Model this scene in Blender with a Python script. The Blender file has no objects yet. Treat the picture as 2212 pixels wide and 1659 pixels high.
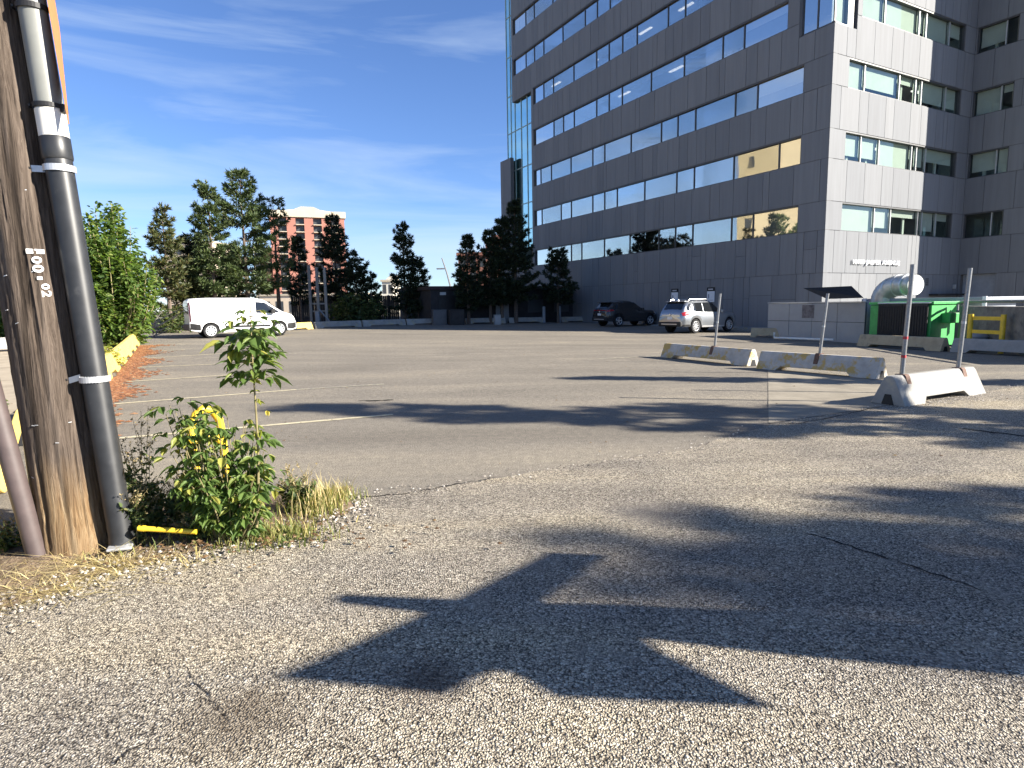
import bpy, bmesh, math, random
import numpy as np
from math import radians, degrees, sin, cos, pi, atan2, sqrt, hypot, tan
from mathutils import Vector, Matrix

scene = bpy.context.scene
col = scene.collection

# ---------------------------------------------------------------- camera
F_PX, W_PX, H_PX, CAM_H = 1320.0, 2212.0, 1659.0, 1.5
PITCH, ROLL = math.atan(170.5 / F_PX), radians(0.97)
fw = np.array([0, cos(PITCH), -sin(PITCH)])
u0 = np.array([0, sin(PITCH), cos(PITCH)])
r0 = np.array([1.0, 0, 0])
cu = sin(ROLL) * r0 + cos(ROLL) * u0
cr = cos(ROLL) * r0 - sin(ROLL) * u0
cam = bpy.data.cameras.new('camera')
cam.sensor_width = 36
cam.lens = 36 * F_PX / W_PX
cam.clip_start, cam.clip_end = 0.05, 5000
co = bpy.data.objects.new('camera', cam)
col.objects.link(co)
co.matrix_world = Matrix(((cr[0], cu[0], -fw[0], 0), (cr[1], cu[1], -fw[1], 0), (cr[2], cu[2], -fw[2], CAM_H), (0, 0, 0, 1)))
scene.camera = co

# ---------------------------------------------------------------- light
SUN_AZ, SUN_EL = 104.0, 26.0          # compass-style azimuth from +Y clockwise
SUN_STRENGTH, SKY_STRENGTH, EXPOSURE = 5.0, 0.05, 1.72
w = bpy.data.worlds.new('World')
scene.world = w
w.use_nodes = True
nt = w.node_tree
nt.nodes.clear()
wo = nt.nodes.new('ShaderNodeOutputWorld')
bg = nt.nodes.new('ShaderNodeBackground')
sky = nt.nodes.new('ShaderNodeTexSky')
sky.sky_type = 'NISHITA'
sky.sun_disc = False
sky.sun_elevation = radians(SUN_EL)
sky.sun_rotation = radians(SUN_AZ)
sky.altitude = 600
sky.air_density = 1.0
sky.dust_density = 0.0
sky.ozone_density = 3.0
tc = nt.nodes.new('ShaderNodeTexCoord')
mp = nt.nodes.new('ShaderNodeMapping')
mp.inputs['Scale'].default_value = (1.1, 1.6, 9.0)
mp.inputs['Rotation'].default_value = (0.0, -0.22, 0.25)
mp.inputs['Location'].default_value = (.7, .35, .2)
nz = nt.nodes.new('ShaderNodeTexNoise')
nz.inputs['Scale'].default_value = 1.6
nz.inputs['Detail'].default_value = 7
nz.inputs['Roughness'].default_value = 0.55
nz.inputs['Distortion'].default_value = 0.6
rmp = nt.nodes.new('ShaderNodeValToRGB')
rmp.color_ramp.elements[0].position = 0.46
rmp.color_ramp.elements[0].color = (0, 0, 0, 1)
rmp.color_ramp.elements[1].position = 0.80
rmp.color_ramp.elements[1].color = (0.62, 0.62, 0.62, 1)
mx = nt.nodes.new('ShaderNodeMix')
mx.data_type = 'RGBA'
mx.inputs['B'].default_value = (4.6, 5.6, 6.8, 1)
bg.inputs['Strength'].default_value = SKY_STRENGTH
L = nt.links.new
L(tc.outputs['Generated'], mp.inputs['Vector'])
L(mp.outputs['Vector'], nz.inputs['Vector'])
sxyz = nt.nodes.new('ShaderNodeSeparateXYZ')
L(tc.outputs['Generated'], sxyz.inputs[0])
band_ = nt.nodes.new('ShaderNodeMapRange')
band_.inputs['From Min'].default_value = .42
band_.inputs['From Max'].default_value = .14
band_.inputs['To Min'].default_value = -.05
band_.inputs['To Max'].default_value = .09
L(sxyz.outputs['Z'], band_.inputs['Value'])
addc = nt.nodes.new('ShaderNodeMath')
L(nz.outputs['Fac'], addc.inputs[0])
L(band_.outputs['Result'], addc.inputs[1])
L(addc.outputs[0], rmp.inputs['Fac'])
L(rmp.outputs['Color'], mx.inputs['Factor'])
tint = nt.nodes.new('ShaderNodeMix')
tint.data_type = 'RGBA'
tint.blend_type = 'MULTIPLY'
tint.inputs['Factor'].default_value = 1.0
tint.inputs['B'].default_value = (.80, .93, 1.22, 1)
L(sky.outputs['Color'], tint.inputs['A'])
L(tint.outputs['Result'], mx.inputs['A'])
L(mx.outputs['Result'], bg.inputs['Color'])
L(bg.outputs['Background'], wo.inputs['Surface'])

sl = bpy.data.lights.new('sun', 'SUN')
sl.energy = SUN_STRENGTH
sl.angle = radians(0.5)
sl.color = (1.0, 0.93, 0.82)
so = bpy.data.objects.new('sun', sl)
col.objects.link(so)
sd = Vector((sin(radians(SUN_AZ)) * cos(radians(SUN_EL)), cos(radians(SUN_AZ)) * cos(radians(SUN_EL)), sin(radians(SUN_EL))))
so.rotation_euler = sd.to_track_quat('Z', 'Y').to_euler()

vs = scene.view_settings
vs.view_transform = 'Standard'
vs.look = 'None'
vs.gamma = 1
vs.exposure = EXPOSURE
scene.cycles.max_bounces = 6
scene.cycles.transparent_max_bounces = 10
scene.cycles.use_denoising = True
scene.cycles.sample_clamp_indirect = 6

# ---------------------------------------------------------------- survey helpers: sight lines measured on the photograph -> places on the ground
def S01(t):
    t = min(max(t, 0.0), 1.0)
    return t * t * (3 - 2 * t)

def zg(x, y):                       # the lot tilts gently up to the far left
    x = min(max(x, -20), 18)
    y = min(y, 45)
    return S01((y - 8) / 20) * (-.01396 * x + .00834 * y - .2247)

def ray(x, y):
    return fw + (x - W_PX / 2) / F_PX * cr + (H_PX / 2 - y) / F_PX * cu

def at(x, y, Y):
    d = ray(x, y)
    return np.array([0, 0, CAM_H]) + d * (Y / d[1])

def gnd(x, y):
    z = 0.0
    d = ray(x, y)
    for i in range(30):
        p = np.array([0, 0, CAM_H]) + d * ((z - CAM_H) / d[2])
        z = zg(p[0], p[1])
    return p

# ---------------------------------------------------------------- mesh + object helpers
class MB:
    def __init__(s):
        s.v, s.f, s.m = [], [], []
    def add(s, vs, fs, m=0):
        n = len(s.v)
        s.v += [tuple(map(float, p)) for p in vs]
        s.f += [tuple(i + n for i in f) for f in fs]
        s.m += [m] * len(fs)
        return s
    def box(s, x0, x1, y0, y1, z0, z1, m=0):
        v = [(x0, y0, z0), (x1, y0, z0), (x1, y1, z0), (x0, y1, z0), (x0, y0, z1), (x1, y0, z1), (x1, y1, z1), (x0, y1, z1)]
        return s.add(v, [(0, 3, 2, 1), (4, 5, 6, 7), (0, 1, 5, 4), (1, 2, 6, 5), (2, 3, 7, 6), (3, 0, 4, 7)], m)
    def obox(s, c, ax, ay, az, m=0):
        c, ax, ay, az = map(np.array, (c, ax, ay, az))
        v = [c + sx * ax + sy * ay + sz * az for sz in (-1, 1) for sx, sy in ((-1, -1), (1, -1), (1, 1), (-1, 1))]
        return s.add(v, [(0, 3, 2, 1), (4, 5, 6, 7), (0, 1, 5, 4), (1, 2, 6, 5), (2, 3, 7, 6), (3, 0, 4, 7)], m)
    def tube(s, pts, rads, n=10, m=0, cap=True):
        pts = [np.array(p, float) for p in pts]
        if not hasattr(rads, '__len__'):
            rads = [rads] * len(pts)
        b = len(s.v)
        ref = None
        for i, p in enumerate(pts):
            t = pts[min(i + 1, len(pts) - 1)] - pts[max(i - 1, 0)]
            t = t / (np.linalg.norm(t) + 1e-12)
            if ref is None:
                ref = np.array([0, 0, 1.0]) if abs(t[2]) < .9 else np.array([1.0, 0, 0])
            a = np.cross(t, ref)
            a /= np.linalg.norm(a) + 1e-12
            c = np.cross(a, t)
            ref = c
            for k in range(n):
                q = p + rads[i] * (cos(2 * pi * k / n) * a + sin(2 * pi * k / n) * c)
                s.v.append(tuple(map(float, q)))
        for i in range(len(pts) - 1):
            for k in range(n):
                s.f.append((b + i * n + k, b + (i + 1) * n + k, b + (i + 1) * n + (k + 1) % n, b + i * n + (k + 1) % n))
                s.m.append(m)
        if cap:
            s.f.append(tuple(b + k for k in range(n)))
            s.f.append(tuple(b + (len(pts) - 1) * n + k for k in reversed(range(n))))
            s.m += [m, m]
        return s
    def prism(s, poly, axis, d0, d1, m=0):
        """poly: 2-D outline; axis 'x' -> poly is (y,z); 'y' -> (x,z); 'z' -> (x,y)"""
        def P(p, d):
            return {'x': (d, p[0], p[1]), 'y': (p[0], d, p[1]), 'z': (p[0], p[1], d)}[axis]
        n = len(poly)
        v = [P(p, d0) for p in poly] + [P(p, d1) for p in poly]
        f = [tuple(range(n)), tuple(range(2 * n - 1, n - 1, -1))]
        f += [(i, n + i, n + (i + 1) % n, (i + 1) % n) for i in range(n)]
        return s.add(v, f, m)
    def build(s, name, mats, parent=None, smooth=False, bevel=0, fix=True):
        me = bpy.data.meshes.new(name)
        me.from_pydata(s.v, [], s.f)
        if not isinstance(mats, (list, tuple)):
            mats = [mats]
        for mt in mats:
            me.materials.append(mt)
        me.polygons.foreach_set('material_index', s.m)
        if smooth:
            me.polygons.foreach_set('use_smooth', [True] * len(s.f))
        if fix and len(s.f) < 30000:
            bm = bmesh.new()
            bm.from_mesh(me)
            bmesh.ops.recalc_face_normals(bm, faces=bm.faces)
            bm.to_mesh(me)
            bm.free()
        me.update()
        o = bpy.data.objects.new(name, me)
        col.objects.link(o)
        if parent:
            o.parent = parent
        if bevel:
            md = o.modifiers.new('bevel', 'BEVEL')
            md.width = bevel
            md.segments = 2
            md.limit_method = 'ANGLE'
            md.angle_limit = radians(40)
        if smooth and len(s.f) < 60000:
            try:
                me.set_sharp_from_angle(angle=radians(42))
            except Exception:
                pass
        return o

def tag(o, label, cat, group=None, kind=None):
    if label: o['label'] = label
    if cat: o['category'] = cat
    if group: o['group'] = group
    if kind: o['kind'] = kind
    return o

def struct(o, kind='structure'):
    o['kind'] = kind
    return o

def thing(name, label, cat, loc=(0, 0, 0), rotz=0.0, group=None):
    o = bpy.data.objects.new(name, None)
    col.objects.link(o)
    o.empty_display_size = .2
    o.location = [float(q) for q in loc]
    o.rotation_euler = (0, 0, rotz)
    return tag(o, label, cat, group)

def dup(root, loc, rotz, label, group=None):
    r = root.copy()
    col.objects.link(r)
    r.location = [float(q) for q in loc]
    r.rotation_euler = (0, 0, rotz)
    r['label'] = label
    if group: r['group'] = group
    for ch in list(root.children):
        c = ch.copy()
        col.objects.link(c)
        c.parent = r
        for g in list(ch.children):
            d = g.copy()
            col.objects.link(d)
            d.parent = c
    return r

def AZ(a):                    # compass azimuth -> unit vector
    a = radians(a)
    return np.array([sin(a), cos(a), 0.0])

def ROTZ(az):                 # object whose local +x should point along azimuth az
    return radians(90 - az)

# ---------------------------------------------------------------- materials
def newmat(name):
    m = bpy.data.materials.new(name)
    m.use_nodes = True
    n = m.node_tree.nodes
    return m, n, m.node_tree.links.new, n['Principled BSDF'], n['Material Output']

def N(n, t, **kw):
    x = n.new(t)
    for k, v in kw.items():
        if k in x.inputs: x.inputs[k].default_value = v
        else: setattr(x, k, v)
    return x

def ramp(n, pts):
    r = n.new('ShaderNodeValToRGB')
    e = r.color_ramp.elements
    while len(e) < len(pts): e.new(.5)
    for i, (p, c) in enumerate(pts):
        e[i].position = p
        e[i].color = (*c, 1) if len(c) == 3 else c
    return r

def mixc(n, l, fac, a, b, blend='MIX'):
    x = n.new('ShaderNodeMix')
    x.data_type = 'RGBA'
    x.blend_type = blend
    for sock, val in (('Factor', fac), ('A', a), ('B', b)):
        if hasattr(val, 'links') or hasattr(val, 'is_linked'): l(val, x.inputs[sock])
        elif sock == 'Factor': x.inputs[sock].default_value = val
        else: x.inputs[sock].default_value = (*val, 1)
    return x.outputs['Result']

def simple(name, c, rough=.6, metal=0.0, var=.12, scale=6.0, bump=0.0, bscale=60, coat=0, spec=.5, island=0.0, dirt=None):
    m, n, l, b, o = newmat(name)
    t = n.new('ShaderNodeTexCoord')
    nz = N(n, 'ShaderNodeTexNoise', Scale=scale, Detail=6.0, Roughness=.62)
    l(t.outputs['Object'], nz.inputs['Vector'])
    r = ramp(n, [(.3, tuple(max(q * (1 - var), 0) for q in c)), (.72, tuple(min(q * (1 + var), 1) for q in c))])
    l(nz.outputs['Fac'], r.inputs['Fac'])
    out = r.outputs['Color']
    if dirt:
        dcol, lo, hi, dsc = dirt
        dn = N(n, 'ShaderNodeTexNoise', Scale=dsc, Detail=8.0, Roughness=.7)
        l(t.outputs['Object'], dn.inputs['Vector'])
        dr = ramp(n, [(lo, (0, 0, 0)), (hi, (1, 1, 1))])
        l(dn.outputs['Fac'], dr.inputs['Fac'])
        out = mixc(n, l, dr.outputs['Color'], out, dcol)
    if island:
        g = n.new('ShaderNodeNewGeometry')
        rr = ramp(n, [(0, (1 - island,) * 3), (1, (1 + island,) * 3)])
        l(g.outputs['Random Per Island'], rr.inputs['Fac'])
        out = mixc(n, l, 1.0, out, rr.outputs['Color'], 'MULTIPLY')
    l(out, b.inputs['Base Color'])
    b.inputs['Roughness'].default_value = rough
    b.inputs['Metallic'].default_value = metal
    b.inputs['Specular IOR Level'].default_value = spec
    if coat:
        b.inputs['Coat Weight'].default_value = coat
        b.inputs['Coat Roughness'].default_value = .05
    if bump:
        bn = N(n, 'ShaderNodeTexNoise', Scale=bscale, Detail=4.0)
        l(t.outputs['Object'], bn.inputs['Vector'])
        bp = N(n, 'ShaderNodeBump', Strength=bump, Distance=.02)
        l(bn.outputs['Fac'], bp.inputs['Height'])
        l(bp.outputs['Normal'], b.inputs['Normal'])
    return m

def leafmat(name, c1, c2, c3=None, trans=.35, rough=.5):
    m, n, l, b, o = newmat(name)
    g = n.new('ShaderNodeNewGeometry')
    pts = [(0, c1), (.75, c2)] + ([(1, c3)] if c3 else [])
    r = ramp(n, pts)
    l(g.outputs['Random Per Island'], r.inputs['Fac'])
    l(r.outputs['Color'], b.inputs['Base Color'])
    b.inputs['Roughness'].default_value = rough
    b.inputs['Specular IOR Level'].default_value = .3
    if trans:
        tr = n.new('ShaderNodeBsdfTranslucent')
        tc_ = mixc(n, l, 1.0, r.outputs['Color'], (1.5, 1.6, .7), 'MULTIPLY')
        l(tc_, tr.inputs['Color'])
        mxs = n.new('ShaderNodeMixShader')
        mxs.inputs[0].default_value = trans
        l(b.outputs[0], mxs.inputs[1])
        l(tr.outputs[0], mxs.inputs[2])
        l(mxs.outputs[0], o.inputs['Surface'])
    return m

M = {}
# lot asphalt: fine grain, pale dusty sweeps, darker oily smears
def lot_material():
    m, n, l, b, o = newmat('lot_asphalt')
    t = n.new('ShaderNodeTexCoord')
    big = N(n, 'ShaderNodeTexNoise', Scale=.35, Detail=6.0, Roughness=.6, Distortion=.8)
    mpn = n.new('ShaderNodeMapping')
    mpn.inputs['Rotation'].default_value = (0, 0, radians(-30))
    mpn.inputs['Scale'].default_value = (.45, 1.7, 1)
    l(t.outputs['Object'], mpn.inputs['Vector'])
    l(mpn.outputs['Vector'], big.inputs['Vector'])
    r = ramp(n, [(.25, (.138, .126, .110)), (.5, (.178, .163, .142)), (.62, (.21, .19, .160)), (.78, (.275, .248, .195))])
    l(big.outputs['Fac'], r.inputs['Fac'])
    fine = N(n, 'ShaderNodeTexNoise', Scale=75.0, Detail=3.0, Roughness=.7)
    l(t.outputs['Object'], fine.inputs['Vector'])
    fr = ramp(n, [(.34, (.42, .42, .42)), (.66, (1.6, 1.57, 1.5))])
    l(fine.outputs['Fac'], fr.inputs['Fac'])
    mid = N(n, 'ShaderNodeTexNoise', Scale=11.0, Detail=5.0, Roughness=.75)
    l(t.outputs['Object'], mid.inputs['Vector'])
    mr_ = ramp(n, [(.35, (.82, .82, .82)), (.65, (1.17, 1.16, 1.13))])
    l(mid.outputs['Fac'], mr_.inputs['Fac'])
    c = mixc(n, l, 1.0, r.outputs['Color'], fr.outputs['Color'], 'MULTIPLY')
    c = mixc(n, l, 1.0, c, mr_.outputs['Color'], 'MULTIPLY')
    st = N(n, 'ShaderNodeTexNoise', Scale=1.3, Detail=5.0, Roughness=.6)
    mp2 = n.new('ShaderNodeMapping')
    mp2.inputs['Rotation'].default_value = (0, 0, radians(28))
    mp2.inputs['Scale'].default_value = (.35, 1.9, 1)
    mp2.inputs['Location'].default_value = (3.1, 7.7, 0)
    l(t.outputs['Object'], mp2.inputs['Vector'])
    l(mp2.outputs['Vector'], st.inputs['Vector'])
    sr = ramp(n, [(.62, (0, 0, 0)), (.76, (.7, .7, .7))])
    l(st.outputs['Fac'], sr.inputs['Fac'])
    c = mixc(n, l, sr.outputs['Color'], c, (.11, .10, .095))
    l(c, b.inputs['Base Color'])
    b.inputs['Roughness'].default_value = .9
    b.inputs['Specular IOR Level'].default_value = .15
    bp = N(n, 'ShaderNodeBump', Strength=.7, Distance=.008)
    l(fine.outputs['Fac'], bp.inputs['Height'])
    l(bp.outputs['Normal'], b.inputs['Normal'])
    return m

def alley_material():
    m, n, l, b, o = newmat('alley_aggregate')
    t = n.new('ShaderNodeTexCoord')
    wn = N(n, 'ShaderNodeTexNoise', Scale=46.0, Detail=3.0)
    l(t.outputs['Object'], wn.inputs['Vector'])
    add = N(n, 'ShaderNodeVectorMath', operation='MULTIPLY_ADD')
    l(wn.outputs['Color'], add.inputs[0])
    add.inputs[1].default_value = (.022, .022, .0)
    l(t.outputs['Object'], add.inputs[2])
    v1 = N(n, 'ShaderNodeTexVoronoi', Scale=100.0)
    v1.voronoi_dimensions = '2D'
    l(add.outputs[0], v1.inputs['Vector'])
    sep = n.new('ShaderNodeSeparateColor')
    l(v1.outputs['Color'], sep.inputs[0])
    stone = ramp(n, [(0, (.15, .134, .116)), (.22, (.275, .247, .208)), (.6, (.41, .37, .308)), (.88, (.52, .47, .39)), (1, (.68, .63, .54))])
    l(sep.outputs[0], stone.inputs['Fac'])
    edge = ramp(n, [(.0, (1.08, 1.08, 1.06)), (.36, (1.06, 1.06, 1.05)), (.72, (.28, .265, .25))])
    szr = N(n, 'ShaderNodeMapRange')              # some stones sit proud, others are half buried in binder
    l(sep.outputs[2], szr.inputs['Value'])
    szr.inputs['To Min'].default_value = .62
    szr.inputs['To Max'].default_value = 1.5
    szm = N(n, 'ShaderNodeMath', operation='MULTIPLY')
    l(v1.outputs['Distance'], szm.inputs[0])
    l(szr.outputs['Result'], szm.inputs[1])
    l(szm.outputs[0], edge.inputs['Fac'])
    c = mixc(n, l, 1.0, stone.outputs['Color'], edge.outputs['Color'], 'MULTIPLY')
    v2 = N(n, 'ShaderNodeTexVoronoi', Scale=210.0)
    v2.voronoi_dimensions = '2D'
    l(t.outputs['Object'], v2.inputs['Vector'])
    sp2 = n.new('ShaderNodeSeparateColor')
    l(v2.outputs['Color'], sp2.inputs[0])
    r2 = ramp(n, [(0, (.72, .72, .73)), (1, (1.24, 1.23, 1.2))])
    l(sp2.outputs[0], r2.inputs['Fac'])
    c = mixc(n, l, 1.0, c, r2.outputs['Color'], 'MULTIPLY')
    big = N(n, 'ShaderNodeTexNoise', Scale=.7, Detail=5.0, Roughness=.6)
    l(t.outputs['Object'], big.inputs['Vector'])
    br = ramp(n, [(.3, (.74, .74, .76)), (.5, (.98, .97, .95)), (.72, (1.2, 1.17, 1.08))])
    l(big.outputs['Fac'], br.inputs['Fac'])
    c = mixc(n, l, 1.0, c, br.outputs['Color'], 'MULTIPLY')
    # dusty sand drifted into the surface, and worn dark wheel tracks running along the alley
    mpt = n.new('ShaderNodeMapping')
    mpt.inputs['Rotation'].default_value = (0, 0, radians(-28))
    mpt.inputs['Scale'].default_value = (.18, 1.35, 1)
    l(t.outputs['Object'], mpt.inputs['Vector'])
    tn_ = N(n, 'ShaderNodeTexNoise', Scale=1.0, Detail=4.0, Roughness=.5)
    l(mpt.outputs['Vector'], tn_.inputs['Vector'])
    tr_ = ramp(n, [(.36, (.80, .80, .82)), (.5, (1, 1, 1)), (.66, (1.15, 1.12, 1.04))])
    l(tn_.outputs['Fac'], tr_.inputs['Fac'])
    c = mixc(n, l, 1.0, c, tr_.outputs['Color'], 'MULTIPLY')
    dn_ = N(n, 'ShaderNodeTexNoise', Scale=2.3, Detail=8.0, Roughness=.7)
    l(t.outputs['Object'], dn_.inputs['Vector'])
    dr_ = ramp(n, [(.54, (0, 0, 0)), (.72, (.75, .75, .75))])
    l(dn_.outputs['Fac'], dr_.inputs['Fac'])
    c = mixc(n, l, dr_.outputs['Color'], c, (.33, .293, .235))
    # two oil stains with a place of their own
    for (sx, sy, rad, colr) in ((-.36, 2.30, .17, (.06, .04, .032)), (-1.02, 2.08, .22, (.10, .075, .05)), (.95, 4.2, .3, (.2, .18, .16))):
        dv = N(n, 'ShaderNodeVectorMath', operation='DISTANCE')
        l(t.outputs['Object'], dv.inputs[0])
        dv.inputs[1].default_value = (sx, sy, 0.0)
        sn = N(n, 'ShaderNodeTexNoise', Scale=14.0, Detail=4.0)
        l(t.outputs['Object'], sn.inputs['Vector'])
        ma = N(n, 'ShaderNodeMath', operation='MULTIPLY_ADD')
        l(sn.outputs['Fac'], ma.inputs[0])
        ma.inputs[1].default_value = .22
        l(dv.outputs['Value'], ma.inputs[2])
        mr = N(n, 'ShaderNodeMapRange')
        l(ma.outputs[0], mr.inputs['Value'])
        mr.inputs['From Min'].default_value = rad * .6 + .05
        mr.inputs['From Max'].default_value = rad + .16
        mr.inputs['To Min'].default_value = .62
        mr.inputs['To Max'].default_value = 0
        c = mixc(n, l, mr.outputs['Result'], c, colr)
    l(c, b.inputs['Base Color'])
    b.inputs['Roughness'].default_value = .85
    b.inputs['Specular IOR Level'].default_value = .2
    inv = N(n, 'ShaderNodeMath', operation='SUBTRACT')
    inv.inputs[0].default_value = 1.0
    l(szm.outputs[0], inv.inputs[1])
    hs = N(n, 'ShaderNodeMath', operation='MULTIPLY_ADD')
    l(sep.outputs[1], hs.inputs[0])
    hs.inputs[1].default_value = .7
    l(inv.outputs[0], hs.inputs[2])
    bp = N(n, 'ShaderNodeBump', Strength=1.0, Distance=.010)
    l(hs.outputs[0], bp.inputs['Height'])
    l(bp.outputs['Normal'], b.inputs['Normal'])
    return m

M['lot'] = lot_material()
M['alley'] = alley_material()
M['dirt'] = simple('verge_dirt', (.17, .125, .085), .95, var=.5, scale=9, bump=.8, bscale=70, spec=.1, dirt=((.34, .30, .24), .55, .72, 38))
M['sand'] = simple('dirt_lot', (.34, .29, .22), .95, var=.2, scale=1.5, bump=.4, bscale=30, spec=.1)
M['slab'] = simple('apron_concrete', (.25, .222, .175), .9, var=.2, scale=2.2, bump=.2, bscale=90, spec=.15)
M['crack'] = simple('crack_fill', (.035, .032, .03), .95, var=.4, scale=20, spec=.05)
M['joint_fill'] = simple('joint_fill', (.19, .17, .14), .95, var=.4, scale=20, spec=.05)
M['paint'] = simple('line_paint', (.50, .44, .29), .8, var=.25, scale=7, dirt=((.19, .175, .15), .50, .70, 16))
M['paint2'] = simple('faint_paint', (.40, .36, .26), .85, var=.25, scale=7, dirt=((.18, .17, .15), .40, .6, 12))
def panel_material():
    m, n, l, b, o = newmat('cladding_panel')
    t = n.new('ShaderNodeTexCoord')
    g = n.new('ShaderNodeNewGeometry')
    r = ramp(n, [(0, (.166, .174, .186)), (1, (.194, .201, .211))])
    l(g.outputs['Random Per Island'], r.inputs['Fac'])
    mpn = n.new('ShaderNodeMapping')
    mpn.inputs['Scale'].default_value = (3.2, 3.2, .16)
    l(t.outputs['Object'], mpn.inputs['Vector'])
    s1 = N(n, 'ShaderNodeTexNoise', Scale=1.6, Detail=7.0, Roughness=.65)
    l(mpn.outputs['Vector'], s1.inputs['Vector'])
    sr = ramp(n, [(.32, (.90, .895, .89)), (.6, (1.03, 1.03, 1.03))])     # rain streaks
    l(s1.outputs['Fac'], sr.inputs['Fac'])
    c = mixc(n, l, 1.0, r.outputs['Color'], sr.outputs['Color'], 'MULTIPLY')
    l(c, b.inputs['Base Color'])
    b.inputs['Roughness'].default_value = .7
    b.inputs['Specular IOR Level'].default_value = .18
    return m
M['panel'] = panel_material()
M['joint'] = simple('cladding_joint', (.10, .10, .105), .8, var=.1)
M['frame'] = simple('window_frame', (.055, .057, .06), .45, var=.1)
M['alu'] = simple('mullion_aluminium', (.42, .43, .43), .4, metal=.3, var=.08)
M['blind'] = simple('roller_blind', (.66, .67, .65), .9, var=.06, scale=1.2)
M['blind_b'] = simple('roller_blind_pale', (.66, .70, .66), .9, var=.06, scale=1.2)
def emitter(name, c, s_):
    m, n, l, b, o = newmat(name)
    b.inputs['Base Color'].default_value = (*c, 1)
    b.inputs['Emission Color'].default_value = (*c, 1)
    b.inputs['Emission Strength'].default_value = s_
    return m
M['tube'] = emitter('ceiling_tube', (1, .96, .88), .8)
M['room'] = simple('office_interior', (.16, .17, .17), .9, var=.35, scale=.9)

def glass(name, tint, refl, fac, rough=.01, graze=.5):
    m, n, l, b, o = newmat(name)
    tr = n.new('ShaderNodeBsdfTransparent')
    tr.inputs['Color'].default_value = (*tint, 1)
    gl = n.new('ShaderNodeBsdfGlossy')
    gl.inputs['Color'].default_value = (*refl, 1)
    gl.inputs['Roughness'].default_value = rough
    t = n.new('ShaderNodeTexCoord')
    nz = N(n, 'ShaderNodeTexNoise', Scale=.8, Detail=1.0)
    l(t.outputs['Object'], nz.inputs['Vector'])
    bp = N(n, 'ShaderNodeBump', Strength=.12, Distance=.02)
    l(nz.outputs['Fac'], bp.inputs['Height'])
    l(bp.outputs['Normal'], gl.inputs['Normal'])
    lw = N(n, 'ShaderNodeLayerWeight', Blend=.5)
    mr = N(n, 'ShaderNodeMapRange')
    l(lw.outputs['Facing'], mr.inputs['Value'])
    mr.inputs['To Min'].default_value = fac
    mr.inputs['To Max'].default_value = min(fac + graze, 1)
    mxs = n.new('ShaderNodeMixShader')
    l(mr.outputs['Result'], mxs.inputs[0])
    l(tr.outputs[0], mxs.inputs[1])
    l(gl.outputs[0], mxs.inputs[2])
    l(mxs.outputs[0], o.inputs['Surface'])
    return m

M['glassA'] = glass('window_glass_blue', (.66, .68, .66), (1.0, .97, .92), .42)
M['glassB'] = glass('window_glass_green', (.64, .70, .655), (.82, .9, .86), .05, graze=.22)
M['glassC'] = glass('curtain_glass_teal', (.42, .68, .66), (.74, 1.0, .96), .40)
M['spandrel'] = simple('curtain_spandrel', (.34, .44, .43), .6, var=.15, scale=.6)
M['concrete'] = simple('barrier_concrete', (.44, .42, .38), .9, var=.2, scale=5, bump=.35, bscale=50, spec=.15, dirt=((.47, .33, .12), .49, .58, 3.6))
M['concrete_w'] = simple('white_concrete', (.29, .283, .264), .85, var=.12, scale=5, bump=.25, bscale=45, spec=.2, dirt=((.40, .36, .29), .58, .74, 5))
M['concrete_t'] = simple('tan_concrete', (.40, .33, .215), .9, var=.2, scale=4, bump=.35, bscale=50, spec=.15, dirt=((.16, .14, .11), .56, .72, 4))
M['concrete_g'] = simple('grey_concrete', (.30, .29, .265), .9, var=.2, scale=4, bump=.3, bscale=50, spec=.15, dirt=((.50, .40, .17), .56, .70, 2.5))
M['yellow'] = simple('yellow_barrier_paint', (.66, .47, .135), .8, var=.12, scale=3, bump=.2, bscale=40, spec=.25, dirt=((.42, .36, .22), .58, .74, 6))
M['yellow2'] = simple('yellow_steel_paint', (.72, .48, .03), .45, var=.15, scale=8)
M['steel'] = simple('galvanised_steel', (.24, .245, .25), .42, metal=.6, var=.2, scale=30)
M['rust'] = simple('rusty_strap', (.13, .075, .055), .8, metal=.2, var=.35, scale=30)
M['redtape'] = simple('red_tape', (.42, .03, .04), .6, var=.1)
M['black'] = simple('black_plastic', (.018, .018, .019), .55, var=.3, scale=8, spec=.35)
M['rubber'] = simple('tyre_rubber', (.022, .022, .023), .85, var=.2, scale=20, spec=.2)
M['darkwin'] = simple('car_glass', (.012, .014, .016), .06, var=.05, spec=.6, coat=.3)
M['alloy'] = simple('alloy_rim', (.62, .62, .62), .3, metal=.6, var=.06)
M['hub'] = simple('hubcap_silver', (.66, .67, .68), .4, metal=.2, var=.06)
M['white_paint'] = simple('white_car_paint', (.80, .80, .80), .3, var=.02, scale=1, coat=.5)
M['silver_paint'] = simple('silver_car_paint', (.34, .36, .38), .28, metal=.75, var=.04, scale=1, coat=.8)
M['black_paint'] = simple('black_car_paint', (.018, .018, .02), .25, var=.1, scale=1, coat=.6)
M['lamp_red'] = simple('tail_lamp_red', (.30, .012, .015), .15, var=.15, coat=.5)
M['lamp_dark'] = simple('dark_tail_lamp', (.06, .012, .014), .2, var=.15, coat=.4)
M['lamp_clear'] = simple('head_lamp', (.55, .57, .6), .1, metal=.3, var=.15, coat=.5)
M['plate'] = simple('plate_white', (.70, .70, .68), .5, var=.05)
M['green'] = simple('dumpster_green', (.045, .33, .075), .5, var=.2, scale=5, dirt=((.62, .60, .52), .68, .76, 9))
M['enc'] = simple('enclosure_panel', (.32, .32, .315), .6, var=.08, scale=2, dirt=((.24, .23, .22), .58, .8, 2))
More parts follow.
